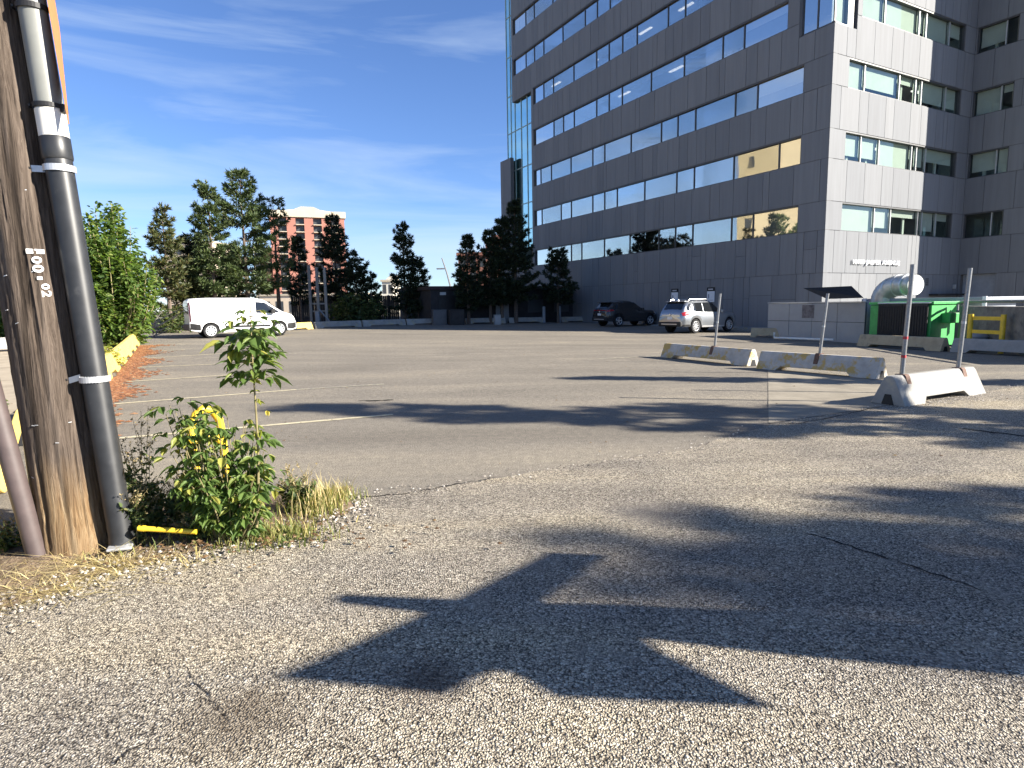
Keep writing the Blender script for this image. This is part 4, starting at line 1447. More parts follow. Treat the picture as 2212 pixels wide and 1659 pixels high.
b = MB(); b.tube([rel + axd * .22, rel - axd * .12], [R_ * .93, R_ * .93], 28); b.build('mouth_collar', M['duct'], dtv, smooth=True)
b = MB(); b.tube([rel + axd * .23, rel + axd * .222], R_ * .9, 28); b.build('mouth', M['duct_cap'], dtv)

gp0, gp1 = at(2093, 740, 18.6), at(2163, 745, 17.6)
t_ = thing('guard_rail', 'yellow steel guard rail of two posts and two bars before the gas meter', 'guard rail', (gp0[0], gp0[1], zg(*gp0[:2])), 0)
dg = np.array([gp1[0] - gp0[0], gp1[1] - gp0[1], 0])
for q in (0, 1, 2.1):
    b = MB(); c_ = dg * q; b.tube([c_, c_ + [0, 0, 1.14]], .07, 12); b.build('post', M['yellow2'], t_, smooth=True)
for zz in (1.02, .62):
    b = MB(); b.obox(dg * .5 + np.array([0, 0, zz]), dg * .5, (0, .03, 0), (0, 0, .055)); b.build('rail', M['yellow2'], t_)
gm = at(2112, 722, 18.9)
t_ = thing('gas_meter', 'grey rounded gas meter behind the yellow guard rail', 'gas meter', (gm[0], gm[1], zg(*gm[:2])), 0)
b = MB()
for i in range(9):
    pass
b.tube([(0, 0, .14), (0, 0, .2), (0, 0, .45), (0, 0, .55), (0, 0, .58)], [.1, .24, .28, .2, .05], 16); b.build('body', M['greybox'], t_, smooth=True)
b = MB(); b.tube([(0, 0, .5), (.3, 0, .5), (.35, .0, .2), (1.4, .1, .2)], .04, 8); b.build('pipe', M['black'], t_, smooth=True)
wl0, wl1 = at(2070, 700, 20.7), at(2420, 700, 13.5)
t_ = thing('dock_wall', 'stained concrete dock wall with a steel pipe rail on top, behind the yellow rail', 'wall', (wl0[0], wl0[1], zg(*wl0[:2])), 0)
dw = np.array([wl1[0] - wl0[0], wl1[1] - wl0[1], 0])
b = MB(); nn = np.array([-dw[1], dw[0], 0]) / np.linalg.norm(dw); b.obox(dw * .5 + nn * .15 + [0, 0, .55], dw * .5, nn * .15, (0, 0, .85)); b.build('wall', M['dock'], t_, bevel=.02)
b = MB(); b.tube([dw * -.02 + [0, 0, 1.25], dw * -.02 + [0, 0, 1.48], dw * .03 + [0, 0, 1.55], dw + [0, 0, 1.55]], .045, 10); b.build('pipe_rail', M['steel'], t_, smooth=True)

# ---------------------------------------------------------------- low annex left of the tower, in deep shade
AX = np.array([5.9, 50.4, 0])
axl = 13.2
an = thing('brick_annex', 'low dark brick annex in deep shade joined to the foot of the tower', 'building', (AX[0], AX[1], 0), radians(28.5))
# local x = dB, y = dA ; wall runs towards -x
b = MB()
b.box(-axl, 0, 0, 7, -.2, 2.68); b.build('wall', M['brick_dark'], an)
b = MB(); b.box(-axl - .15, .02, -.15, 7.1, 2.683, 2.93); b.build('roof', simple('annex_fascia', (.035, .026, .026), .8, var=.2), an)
b = MB(); b.box(-axl + .6, -axl + 3.0, -.06, -.003, 0, 2.25); b.build('garage_door', M['black'], an)
b = MB(); b.box(-axl + 5.2, -axl + 6.3, -.05, -.003, 0, 2.1); b.build('door', M['greybox'], an)
b = MB(); b.box(-axl + .7, -axl + 1.15, -.08, -.003, 2.3, 2.5); b.build('sign_plate', M['alu'], an)
b = MB(); b.prism([(-axl + 4.1, 2.05), (-axl + 4.35, 2.05), (-axl + 4.22, 2.4)], 'y', -.3, -.003); b.build('wall_lamp', M['pvc_white'], an)
for k, x_ in enumerate((-axl + 8.0, -axl + 10.4)):
    b = MB(); b.box(x_, x_ + 1.4, -.04, -.003, .9, 1.9); b.build('window', M['tower_dark'], an)
# cabinets, boxes and bollards before the annex
def cabinet(label, px0, px1, ytop, ybot, Y, mat_, name='utility_cabinet', cat='cabinet', depth=.6):
    p_, q_ = at(px0, ybot, Y), at(px1, ybot, Y)
    hh = at(px0, ytop, Y)[2]
    zz = zg((p_[0] + q_[0]) / 2, Y)
    t_ = thing(name, label, cat, ((p_[0] + q_[0]) / 2, Y, zz), radians(18))
    wd = (q_[0] - p_[0]) / 2
    b_ = MB(); b_.box(-wd, wd, 0, depth, .0, hh - zz - .04); b_.build('body', M[mat_], t_, bevel=.02)
    b_ = MB(); b_.box(-wd - .02, wd + .02, -.02, depth + .02, hh - zz - .038, hh - zz); b_.build('lid', M[mat_], t_, bevel=.01)
    b_ = MB(); b_.box(-wd + .06, wd - .06, -.012, -.001, .12, hh - zz - .12); b_.build('door', M[mat_], t_)
    return t_
cabinet('grey cabinet against the left end of the dark annex', 936, 966, 669, 697, 42.8, 'dark_grey')
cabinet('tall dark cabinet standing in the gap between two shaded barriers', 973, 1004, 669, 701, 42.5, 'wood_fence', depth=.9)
cabinet('small pale box in front of a shaded grey barrier', 1069, 1082.5, 680, 699, 43.0, 'enc', 'pale_box', 'box', .35)
for px, yb, yt, Y, lab in ((1175, 697, 665, 47.2, 'grey steel bollard left of the dark gap by the annex'), (1208.5, 696, 664, 47.6, 'grey steel bollard right of the dark gap by the annex')):
    p_ = at(px, yb, Y)
    zt = at(px, yt, Y)[2]
    b = MB()
    b.tube([(0, 0, 0), (0, 0, zt - .04), (0, 0, zt)], [.12, .12, .06], 12)
    o = b.build('bollard', M['greybox'], smooth=True)
    o.location = (p_[0], Y, zg(p_[0], Y))
    tag(o, lab, 'bollard', 'bollards before the annex')
# bare steel post frame behind the far barriers
fx = [at(674, 705, 43)[0], at(690.5, 705, 43)[0], at(707.5, 705, 43)[0]]
t_ = thing('post_frame', 'frame of three tall grey steel posts with a diagonal brace beside dark pines', 'steel frame', (fx[1], 43, zg(fx[1], 43)), 0)
for x_, yt in zip(fx, (583, 587, 588)):
    b = MB(); zt = at(690, yt, 43)[2]; b.box(x_ - fx[1] - .09, x_ - fx[1] + .09, -.09, .09, 0, zt); b.build('post', M['steel'], t_, bevel=.01)
b = MB(); b.box(fx[0] - fx[1], fx[2] - fx[1], -.05, .05, 1.45, 1.55); b.box(fx[0] - fx[1], fx[2] - fx[1], -.05, .05, .95, 1.03); b.build('crossbar', M['steel'], t_)
b = MB(); b.tube([(0, -.12, 1.2), (.95, -.12, 0)], .05, 6); b.build('brace', M['steel'], t_)
b = MB(); b.box(-.18, .1, -.3, -.1, .1, .95); b.build('meter_box', M['greybox'], t_, bevel=.02)
# dark board fence closing the far side
def fence(p, q, h, label):
    p, q = np.array(p, float), np.array(q, float)
    t_ = thing('board_fence', label, 'fence', (*p, zg(*p)), atan2(q[1] - p[1], q[0] - p[0]))
    Lf = float(np.linalg.norm(q - p))
    b_ = MB()
    x = 0
    while x < Lf:
        b_.box(x, min(x + .14, Lf), -.012, .012, .05, h + rng.uniform(-.02, .02))
        x += .15
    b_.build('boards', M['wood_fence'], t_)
    for k_ in range(int(Lf / 2.4) + 1):
        b_ = MB(); b_.box(k_ * 2.4 - .05, k_ * 2.4 + .05, .015, .115, 0, h + .05); b_.build('post', M['wood_fence'], t_)
    return t_
fence((-16.5, 46.5), (-8.6, 47.5), 2.0, 'dark board fence in shade behind the white van and post frame')

# ---------------------------------------------------------------- far buildings and lamp
def px_at(px, Y): return at(px, 640, Y)[0]
def zt_at(px, py, Y): return at(px, py, Y)[2]
# red balcony tower
YT = 260.0
xl, xr = px_at(603, YT), px_at(745, YT)
ztop = zt_at(640, 470, YT)
tw = thing('red_tower', 'tall red brick apartment tower with balconies and a cream parapet far behind the pines', 'apartment tower', ((xl + xr) / 2, YT, -6), radians(20))
hw_ = (xr - xl) / 2 / cos(radians(20))
Ht = ztop + 6
bayc = [-.68, -.21, .26, .73]
b = MB()
edges = [-1.0]
for c_ in bayc: edges += [c_ - .115, c_ + .115]
edges.append(1.0)
for a, c_ in zip(edges[::2], edges[1::2]): b.box(a * hw_, c_ * hw_, 0, 24, 0, Ht)
b.box(-hw_, hw_, 1.6, 24, 0, Ht - .01)
b.build('wall', M['tower_red'], tw)
b = MB()
b.box(-hw_ - .6, hw_ + .6, -.5, 24.5, Ht + .003, Ht + 2.6)
b.prism([(-9, Ht + 2.6), (-5, Ht + 3.1), (-2.5, Ht + 4.2), (2.5, Ht + 4.2), (5, Ht + 3.1), (9, Ht + 2.6)], 'y', -.45, 20)
b.build('parapet', M['tower_cream'], tw)
b = MB(); b.box(-hw_ - 7, -hw_ - .02, 5, 24, 0, Ht - 12); b.build('side_block', M['tower_org'], tw)
b = MB(); b.box(-hw_ - 7.05, -hw_ - 4.5, 4.5, 24.4, 0, Ht - 11); b.build('corner_strip', M['tower_cream'], tw)
nfl = 15
fh = Ht / nfl
for c_ in bayc:
    for f_ in range(3, nfl):
        b = MB(); b.box((c_ - .112) * hw_, (c_ + .112) * hw_, 1.3, 1.58, f_ * fh + .3, f_ * fh + fh - .5); wn_ = b.build('window', M['tower_dark'], tw)
        b = MB(); b.box((c_ - .114) * hw_, (c_ + .114) * hw_, -.7, 1.28, f_ * fh - .16, f_ * fh + .12); b.build('balcony', M['tower_cream'], wn_)
# low cream podium in front of it
YP = 150.0
def block(name, label, px0, px1, ytop, Y, depth, mat_, cat='building', wins=None, base=-4, rot=0, nwin=(0, 0)):
    x0_, x1_ = px_at(px0, Y), px_at(px1, Y)
    zt = zt_at((px0 + px1) / 2, ytop, Y)
    t_ = thing(name, label, cat, ((x0_ + x1_) / 2, Y, base), radians(rot))
    hw2 = (x1_ - x0_) / 2
    Hh = zt - base
    b_ = MB(); b_.box(-hw2, hw2, 0, depth, 0, Hh - .5); b_.build('wall', M[mat_], t_)
    b_ = MB(); b_.box(-hw2 - .3, hw2 + .3, -.3, depth + .3, Hh - .497, Hh); b_.build('roof', M['tower_cream'] if mat_ != 'brickfar' else M[mat_], t_)
    nxw, nzw = nwin
    for i in range(nxw):
        for j in range(nzw):
            cx_ = -hw2 + (i + .5) * 2 * hw2 / nxw
            cz_ = (j + .5) * (Hh - .8) / nzw + .3
            b_ = MB(); b_.box(cx_ - .28 * 2 * hw2 / nxw, cx_ + .28 * 2 * hw2 / nxw, -.05, .2, cz_ - .3 * Hh / nzw, cz_ + .28 * Hh / nzw)
            b_.build('window', M['tower_dark'], t_)
    return t_
block('podium_building', 'long low cream building at the foot of the red tower', 560, 790, 634, 170, 20, 'cream', nwin=(8, 1), base=-3)
block('cream_apartments', 'cream apartment block glimpsed between the left pines', 366, 462, 520, 190, 20, 'cream', nwin=(5, 6), base=-5)
pb = block('pale_gabled_building', 'small pale modern building with slanted roof left of the lone pine', 826, 850, 604, 150, 10, 'pale', nwin=(2, 3), base=-3)
bh = zt_at(838, 604, 150) + 3
xw = (px_at(850, 150) - px_at(826, 150)) / 2
b = MB(); b.prism([(-xw * .2, bh + .003), (xw, bh + .003), (xw, bh + 1.2), (xw * .5, bh + 1.0), (-xw * .2, bh - .0 + .2)], 'y', .2, 9); b.build('gable', M['pale'], pb)
block('shopfront', 'pale two storey shop building with dark windows low behind the lone pine', 838, 905, 640, 95, 10, 'pale', nwin=(5, 2), base=-1.0)
bk = block('brick_block', 'reddish brown brick block with stepped roof behind the right-hand pines', 992, 1098, 545, 110, 16, 'brickfar', nwin=(5, 5), base=-2)
xk = (px_at(1098, 110) - px_at(992, 110)) / 2
hb_ = zt_at(1045, 545, 110) + 2
b = MB(); b.box(xk * .1, xk, 1, 12, hb_ + .003, hb_ + 2.0); b.box(xk * .35, xk * .9, 2, 11, hb_ + 2.003, hb_ + 3.2); b.build('roof_step', M['brickfar'], bk)
# off to the left, mirrored in the tower's glass
bt = thing('beige_tower', 'beige apartment tower left of the lot, mirrored in the corner windows', 'apartment tower', (-58, 38, -1), radians(20))
b = MB(); b.box(-8, 8, -16, 11, 0, 30); b.build('wall', M['beige'], bt)
for j in range(9):
    for i in (0, 5):
        b = MB(); b.box(7.9, 8.06, -14.5 + i * 4.6, -13.4 + i * 4.6, 1.5 + j * 3.1, 3.1 + j * 3.1); b.build('window', M['tower_dark'], bt)
b = MB(); b.box(-8.2, 8.2, -16.2, 11.2, 30.003, 31); b.build('roof', M['tower_cream'], bt)
rb = thing('red_shop', 'low red brick shop left of the lot, mirrored in the corner windows', 'building', (-42, 39, -.5), radians(20))
b = MB(); b.box(-5, 5, -9, 9, 0, 6.5); b.build('wall', M['tower_red'], rb)
b = MB(); b.box(-5.2, 5.2, -9.2, 9.2, 6.503, 7.1); b.build('roof', M['tower_cream'], rb)
for i in range(4):
    b = MB(); b.box(4.95, 5.06, -7.5 + i * 4.2, -5.2 + i * 4.2, 1.5, 4.2); b.build('window', M['tower_dark'], rb)

# street lamp far off
YL = 105.0
lp = thing('street_lamp', 'thin grey street lamp with one arm standing against the sky', 'street lamp', (px_at(975, YL), YL, -1), 0)
xb_ = px_at(975, YL)
pts_ = [(px_at(px, YL) - xb_, 0, zt_at(px, py, YL) + 1) for px, py in ((975, 640), (973, 616), (967, 590), (961, 570), (957, 557))]
b = MB(); b.tube(pts_, [.16, .15, .13, .11, .09], 8); b.build('pole', M['steel'], lp, smooth=True)
hd = (px_at(952, YL) - xb_, 0, zt_at(952, 580.5, YL) + 1)
b = MB(); b.tube([(px_at(965, YL) - xb_, 0, zt_at(965, 581, YL) + 1), hd], .07, 6); b.build('arm', M['steel'], lp)
b = MB(); b.obox((hd[0] + .1, 0, hd[2]), (.65, 0, 0), (0, .2, 0), (0, 0, .11)); b.build('lamp_head', M['steel'], lp, bevel=.03)

# ---------------------------------------------------------------- trees
def tris_mesh(name, V, Fc, mat_, parent):
    me = bpy.data.meshes.new(name)
    V = np.asarray(V, dtype=np.float32).reshape(-1, 3)
    Fc = np.asarray(Fc, dtype=np.int32)
    nf, k_ = Fc.shape
    me.vertices.add(len(V)); me.vertices.foreach_set('co', V.ravel())
    me.loops.add(nf * k_); me.loops.foreach_set('vertex_index', Fc.ravel())
    me.polygons.add(nf)
    me.polygons.foreach_set('loop_start', np.arange(0, nf * k_, k_, dtype=np.int32))
    me.polygons.foreach_set('loop_total', np.full(nf, k_, dtype=np.int32))
    me.update(calc_edges=True)
    me.materials.append(mat_)
    o = bpy.data.objects.new(name, me)
    col.objects.link(o)
    if parent: o.parent = parent
    return o

def tufts(centres, dirs, rs, n, length, width, spread=.9):
    """bundles of thin needle blades (one triangle each) around each centre"""
    C_ = np.repeat(np.asarray(centres), n, axis=0)
    D_ = np.repeat(np.asarray(dirs), n, axis=0)
    k_ = len(C_)
    d = D_ + rs.normal(0, spread, (k_, 3))
    d /= np.linalg.norm(d, axis=1, keepdims=True) + 1e-9
    s_ = np.cross(d, rs.normal(0, 1, (k_, 3)))
    s_ /= np.linalg.norm(s_, axis=1, keepdims=True) + 1e-9
    ln = length * rs.uniform(.6, 1.25, (k_, 1))
    wd = width * rs.uniform(.7, 1.3, (k_, 1))
    A = C_ + s_ * wd * .35
    B_ = C_ - s_ * wd * .35
    E_ = C_ + d * ln * .6 - s_ * wd * .5
    G_ = C_ + d * ln * .6 + s_ * wd * .5
    T_ = C_ + d * ln
    V = np.stack([A, B_, E_, T_, G_], axis=1).reshape(-1, 3)
    i = np.arange(k_)[:, None] * 5
    return V, i + np.array([[0, 1, 2, 3, 4]])

def conifer(label, base, h, r, seed, cb=.12, dens=1.0, mat_='needle', group='pines around the lot', taper=.85, droop=-.15, tl=.30, tw_=.075, gaps=.15, lean=(0, 0), name='pine_tree', bare=False):
    rs = np.random.RandomState(seed)
    base = np.array(base, float)
    t_ = thing(name, label, 'tree', base, 0, group)
    tr = MB()
    npt = 7
    wob = rs.normal(0, .02 * h / 8, (npt, 2)); wob[0] = 0
    def axis(f_):
        i = f_ * (npt - 1); k_ = int(min(i, npt - 2)); q = i - k_
        o_ = wob[k_] * (1 - q) + wob[k_ + 1] * q
        return np.array([o_[0] + lean[0] * f_, o_[1] + lean[1] * f_, f_ * h])
    rt = .016 * h + .03
    tr.tube([axis(f_) - ([0, 0, .2] if f_ == 0 else [0, 0, 0]) for f_ in np.linspace(0, .98, npt)], [rt * (1 - .93 * f_) for f_ in np.linspace(0, 1, npt)], 8)
    cent, dirs = [], []
    z = cb
    step = .34 / h / dens ** .5
    while z < .985:
        f_ = (z - cb) / (1 - cb)
        prof = (1 - f_) ** taper * (0.55 + .45 * min(1, f_ * 5 + .25))
        nb = rs.randint(4, 7)
        a0 = rs.uniform(0, 2 * pi)
        for k_ in range(nb):
            if rs.rand() < gaps: continue
            a = a0 + 2 * pi * k_ / nb + rs.normal(0, .25)
            bl = r * prof * rs.uniform(.62, 1.15) + .12
            out = np.array([cos(a), sin(a), 0])
            p0_ = axis(min(z + rs.normal(0, step * .3), .98))
            up = rs.normal(droop, .12) + .55 * f_
            ns_ = max(2, int(bl / .2))
            pts_ = []
            for q in range(ns_ + 1):
                u_ = q / ns_
                pts_.append(p0_ + out * bl * u_ + np.array([0, 0, bl * (up * u_ + .28 * u_ * u_)]))
            tr.tube([pts_[0], pts_[len(pts_) // 2], pts_[-1]], [.012 + .012 * bl, .01 + .007 * bl, .006], 4, cap=False)
            sd_ = np.array([-sin(a), cos(a), 0])
            for q in range(ns_ + 1):
                u_ = q / ns_
                if u_ < (.25 if not bare else .5): continue
                tip = pts_[q]
                dd = out + np.array([0, 0, .55])
                cent.append(tip); dirs.append(dd)
                wsp = bl * .34 * (1.15 - u_)
                for sg in (-1, 1):
                    m_ = max(1, int(wsp / .18))
                    for j in range(1, m_ + 1):
                        off = sd_ * sg * wsp * j / m_ * rs.uniform(.7, 1.2) + out * wsp * j / m_ * .5 + np.array([0, 0, rs.normal(.02, .06)])
                        cent.append(tip + off); dirs.append(out * .6 + sd_ * sg * .6 + np.array([0, 0, .6]))
        z += step * rs.uniform(.7, 1.3)
    cent.append(axis(.97)); dirs.append(np.array([0, 0, 1.5]))
    cent.append(axis(1.0)); dirs.append(np.array([0, 0, 1.5]))
    cent, dirs = np.array(cent), np.array(dirs)
    keep = rs.rand(len(cent)) < min(1, dens)
    V, Fc = tufts(cent[keep], dirs[keep], rs, 15, tl, tw_ * .62, .6)
    tr.build('trunk', M['trunk'], t_, smooth=True)
    tris_mesh('crown', V, Fc, M[mat_], t_)
    return t_

def tree_px(label, px, ytop, ybase, Y, wpx, seed, **kw):
    p_ = at(px, ybase, Y)
    z_ = zg(p_[0], Y)
    h = at(px, ytop, Y)[2] - z_
    r = wpx / 2 / F_PX * Y
    return conifer(label, (p_[0], Y, z_), h, r, seed, **kw)
tree_px('bushy pine with browning top just left of the white van', 372, 446, 720, 35, 92, 1, mat_='needle_b', cb=.30, dens=.9, gaps=.2)
tree_px('slender pine left of the tallest pine', 470, 396, 700, 37, 100, 2, mat_='needle', cb=.28, gaps=.22, taper=.7)
tree_px('tallest airy pine behind the white van', 540, 374, 700, 38.5, 165, 3, cb=.20, gaps=.30, taper=.6, dens=.85, tl=.34)
tree_px('thin sparse pine between the tallest pine and red tower', 606, 430, 700, 41, 75, 4, cb=.38, gaps=.45, dens=.6, taper=.5)
tree_px('short dark pine behind the roof of the white van', 428, 512, 710, 38, 95, 5, mat_='needle_d', cb=.12, taper=.6)
tree_px('short brownish pine left of the van at the kerb', 405, 560, 712, 37, 120, 21, mat_='needle_b', cb=.12, taper=.6)
tree_px('low green pine behind the middle of the van', 505, 555, 705, 39, 120, 22, cb=.1, taper=.6)
tree_px('dark thin pine in front of the red tower', 653, 515, 700, 46, 58, 6, mat_='needle_d', cb=.25, gaps=.3)
tree_px('tall dark pine at the right edge of red tower', 731, 470, 700, 47, 92, 7, mat_='needle_d', cb=.22, gaps=.15, taper=.6)
tree_px('dense dark pine right of the tall one by the tower', 774, 548, 698, 46, 82, 8, mat_='needle_d', cb=.05, taper=.6)
tree_px('short dark pine with a bare leader left of the pale building', 805, 592, 698, 45.5, 58, 9, mat_='needle_d', cb=.04, gaps=.3)
tree_px('lone tall pine standing against open sky', 877, 484, 697, 46.5, 72, 10, mat_='needle_d', cb=.18, gaps=.16, taper=.62)
tree_px('smaller pine close right of the lone tall pine', 906, 560, 697, 46.5, 66, 11, mat_='needle_d', cb=.05, taper=.7)
tree_px('leftmost pine of the cluster by the annex', 1013, 513, 699, 44.2, 62, 12, mat_='needle_d', cb=.2, taper=.7)
tree_px('middle pine of the cluster before the brick block', 1060, 503, 699, 45.1, 80, 13, mat_='needle_d', cb=.2, taper=.7)
tree_px('pine leaning on the tallest of the annex cluster', 1085, 476, 699, 45.6, 80, 14, mat_='needle_d', cb=.2, taper=.7)
tree_px('tallest pine of the annex cluster, against the glass stair', 1115, 438, 699, 46.0, 100, 15, mat_='needle_d', cb=.2, taper=.7)
tree_px('small rounded pine in front of the grey tower wall', 1206, 543, 699, 47.2, 86, 16, mat_='needle_d', cb=.3, taper=.6)
# trees right of the camera whose shadows lie across the pavement
kt = 1 / tan(radians(SUN_EL))
back = AZ(SUN_AZ)
def caster(tip, h, r, seed, label, **kw):
    p_ = np.array([tip[0], tip[1], 0]) + back * h * kt
    return conifer(label, (p_[0], p_[1], zg(p_[0], p_[1])), h, r, seed, group='spruces right of the alley', **kw)
caster((-3.29, 9.25), 9.4, 2.0, 31, 'spruce right of the alley, the one with the longest shadow', mat_='needle_d', cb=.1, gaps=.25, taper=.9, name='spruce_tree')
caster((1.45, 12.55), 6.6, .55, 32, 'narrow young spruce right of the alley', mat_='needle_d', cb=.1, gaps=.3, taper=.9, name='spruce_tree')
caster((1.25, 3.40), 10.5, 1.7, 33, 'broad spruce beside the alley behind the camera', mat_='needle_d', cb=.12, gaps=.22, taper=.42, dens=1.1, tl=.45, name='spruce_tree')
caster((2.7, 4.45), 8.0, 1.1, 34, 'second broad spruce beside the alley', mat_='needle_d', cb=.12, gaps=.3, taper=.75, name='spruce_tree')

# leaf clouds -----------------------------------------------------------------
def leaf_faces(cent, dirs, rs, size, aspect=.55, fold=.25):
    k_ = len(cent)
    d = np.asarray(dirs) + rs.normal(0, .35, (k_, 3))
    d /= np.linalg.norm(d, axis=1, keepdims=True) + 1e-9
    s_ = np.cross(d, np.array([0, 0, 1.0]) + rs.normal(0, .45, (k_, 3)))
    s_ /= np.linalg.norm(s_, axis=1, keepdims=True) + 1e-9
    nn = np.cross(s_, d)
    ln = size * rs.uniform(.6, 1.3, (k_, 1))
    C_ = np.asarray(cent)
    prof = [(0, 0), (.28, .42), (.62, .36), (1.0, 0), (.62, -.36), (.28, -.42)]
    pts_ = []
    for u_, v_ in prof:
        pts_.append(C_ + d * ln * u_ + s_ * ln * v_ * aspect * 2 * .6 + nn * ln * (abs(v_) * fold - .22 * u_ * u_))
    V = np.stack(pts_, axis=1).reshape(-1, 3)
    i = np.arange(k_)[:, None] * 6
    return V, np.concatenate([i + np.array([[0, 1, 2, 3]]), i + np.array([[0, 3, 4, 5]])], axis=0)

def shrub(name, label, base, h, rx, ry, seed, n_shoot, leaf, mat_, group=None, cat='shrub', per=1.0, top_shoots=6, ymin=.0, density=26):
    """many upright shoots from a stool, leaves alternately along each, leaders sticking out of the top"""
    rs = np.random.RandomState(seed)
    t_ = thing(name, label, cat, base, 0, group)
    st = MB()
    cent, dirs = [], []
    for k_ in range(n_shoot):
        a = rs.uniform(0, 2 * pi)
        rad = sqrt(rs.rand())
        px_, py_ = rx * rad * cos(a), ry * rad * sin(a)
        hh = h * (.45 + .5 * (1 - rad ** 2.2)) * rs.uniform(.62, 1.0)
        if k_ < top_shoots: hh = h * rs.uniform(.86, 1.0); px_ *= .6
        p0_ = np.array([px_ * .35, py_ * .35, 0]); p2_ = np.array([px_ * 1.0, py_ * 1.0, hh])
        mid = np.array([px_ * .85, py_ * .85, hh * .5]) + rs.normal(0, .06 * rx, 3)
        if k_ % 2 == 0: st.tube([p0_, mid, p2_], [.006 * h, .004 * h, .002 * h], 4, cap=False)
        m_ = int(density * hh * per)
        u_ = rs.uniform(ymin, 1.0, m_) ** .8
        P_ = ((1 - u_) ** 2)[:, None] * p0_ + (2 * u_ * (1 - u_))[:, None] * mid + (u_ ** 2)[:, None] * p2_
        w_ = leaf * rs.uniform(1.0, 3.2, m_) * (1.15 - .75 * u_)
        aa = rs.uniform(0, 2 * pi, m_)
        o_ = np.stack([np.cos(aa), np.sin(aa), rs.uniform(-.5, .5, m_)], 1)
        cent.append(P_ + o_ * w_[:, None]); dirs.append(o_ + np.array([0, 0, .05]))
    st.build('stems', M['stem'], t_)
    V, Fc = leaf_faces(np.concatenate(cent), np.concatenate(dirs), rs, leaf * 1.6)
    tris_mesh('foliage', V, Fc, M[mat_], t_)
    return t_

Yb = 24.5
bx = at(262, 740, Yb)
shrub('big_shrub', 'big bright green leafy shrub behind the end of the yellow barriers', (bx[0] - .2, Yb, zg(bx[0], Yb)), 5.7, 1.75, 1.6, 51, 120, .125, 'leaf', density=46, top_shoots=9)
shrub('small_shrub', 'small yellowing bush against the yellow barriers behind the black conduit', (*rowpt(10.2, .05)[:2], zg(*rowpt(10.2)[:2])), .72, .34, .42, 52, 34, .06, 'leaf_y', density=30)
bl = at(-18, 700, 24)
shrub('green_bush', 'green bush at the far left behind the white barrier', (bl[0] - .6, 25.5, zg(bl[0], 25)), 3.3, 1.7, 1.2, 53, 60, .12, 'leaf', density=34)
shrub('ground_bush', 'low dark bush under the pines left of the van', (at(365, 715, 33.5)[0], 33.5, zg(-18, 33)), 1.5, 1.5, .9, 54, 36, .11, 'leaf_w', density=30)
shrub('dark_bush', 'dark bush under the dense pines right of the post frame', (at(770, 700, 44.5)[0], 44.8, zg(-11, 44)), 2.4, 2.6, 1.0, 55, 60, .15, 'leaf_w', density=24)
shrub('low_weeds', 'low weedy clump on the bare lot, left of the pole', (*rowpt(3.2, 1.5)[:2], 0), .4, .9, .8, 56, 60, .06, 'leaf_w', density=40, cat='weeds')
# bare dead branches beside the big shrub
dbp = at(330, 720, 29)
db = MB()
rs_ = np.random.RandomState(5)
for k_ in range(9):
    p0_ = np.array([0, 0, .15 * k_ * .5]); d_ = np.array([rs_.uniform(-.2, 1.6), rs_.uniform(-.4, .4), rs_.uniform(.1, 1.0)])
    db.tube([p0_, p0_ + d_ * .6 + rs_.normal(0, .08, 3), p0_ + d_ * 1.25], [.035, .022, .008], 5)
o = db.build('dead_branches', M['twig'])
o.location = (dbp[0], 29, zg(dbp[0], 29))
tag(o, 'pale dead branches leaning between the big shrub and the pines', 'branches')

# ---------------------------------------------------------------- utility pole with its conduits
def pole_axis(pix, Y):
    return [at(px, py, Y) for px, py in pix]
YP_ = 3.78
pb0 = gnd(178, 1212)
Yc = pb0[1] + .17
base_ = at(178, 1205, Yc); base_[2] = 0
up1 = at(86, 658, Yc)
dirp = (up1 - at(178, 1205, Yc)); dirp /= dirp[2]
base_ = at(178, 1205, Yc) - dirp * at(178, 1205, Yc)[2]
up = thing('utility_pole', 'weathered wooden utility pole with black conduit strapped to its side', 'utility pole', (base_[0], base_[1], 0), 0)
b = MB()
nseg, nr = 200, 110
rs_ = np.random.RandomState(8)
ang_n = np.convolve(rs_.normal(0, 1, nr + 4), [.25, .5, 1, .5, .25], 'same')[2:-2]
checks = [(rs_.uniform(-pi, pi), rs_.uniform(0, 5.5), rs_.uniform(.3, 1.7), rs_.uniform(.006, .02), rs_.uniform(-.03, .03)) for _ in range(70)]
bumps = rs_.normal(0, 1, (nseg + 1, nr))
for i in range(nseg + 1):
    z_ = -.1 + i / nseg * 8.1
    rr = .192 - .0055 * z_
    if z_ < .35: rr += .012 * (1 - max(z_, 0) / .35)
    for k_ in range(nr):
        a = 2 * pi * k_ / nr
        q = rr + .0022 * ang_n[k_] + .0016 * sin(9 * a + 1.3 * z_) + .0011 * bumps[i, k_]
        for (ca, cz, cl, cdp, sl_) in checks:          # drying checks: long narrow splits along the grain
            if cz < z_ < cz + cl:
                u_ = (z_ - cz) / cl
                da = (a - ca - sl_ * u_ + pi) % (2 * pi) - pi
                wd_ = .05 * sin(pi * u_) + .012
                if abs(da) < wd_: q -= cdp * (1 - abs(da) / wd_) * sin(pi * u_) ** .5
        b.v.append((dirp[0] * z_ + q * cos(a), dirp[1] * z_ + q * sin(a), z_))
for i in range(nseg):
    for k_ in range(nr):
        b.f.append((i * nr + k_, i * nr + (k_ + 1) % nr, (i + 1) * nr + (k_ + 1) % nr, (i + 1) * nr + k_))
b.f.append(tuple(nseg * nr + k_ for k_ in range(nr)))
b.m = [0] * len(b.f)
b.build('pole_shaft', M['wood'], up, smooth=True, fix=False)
stp = MB()
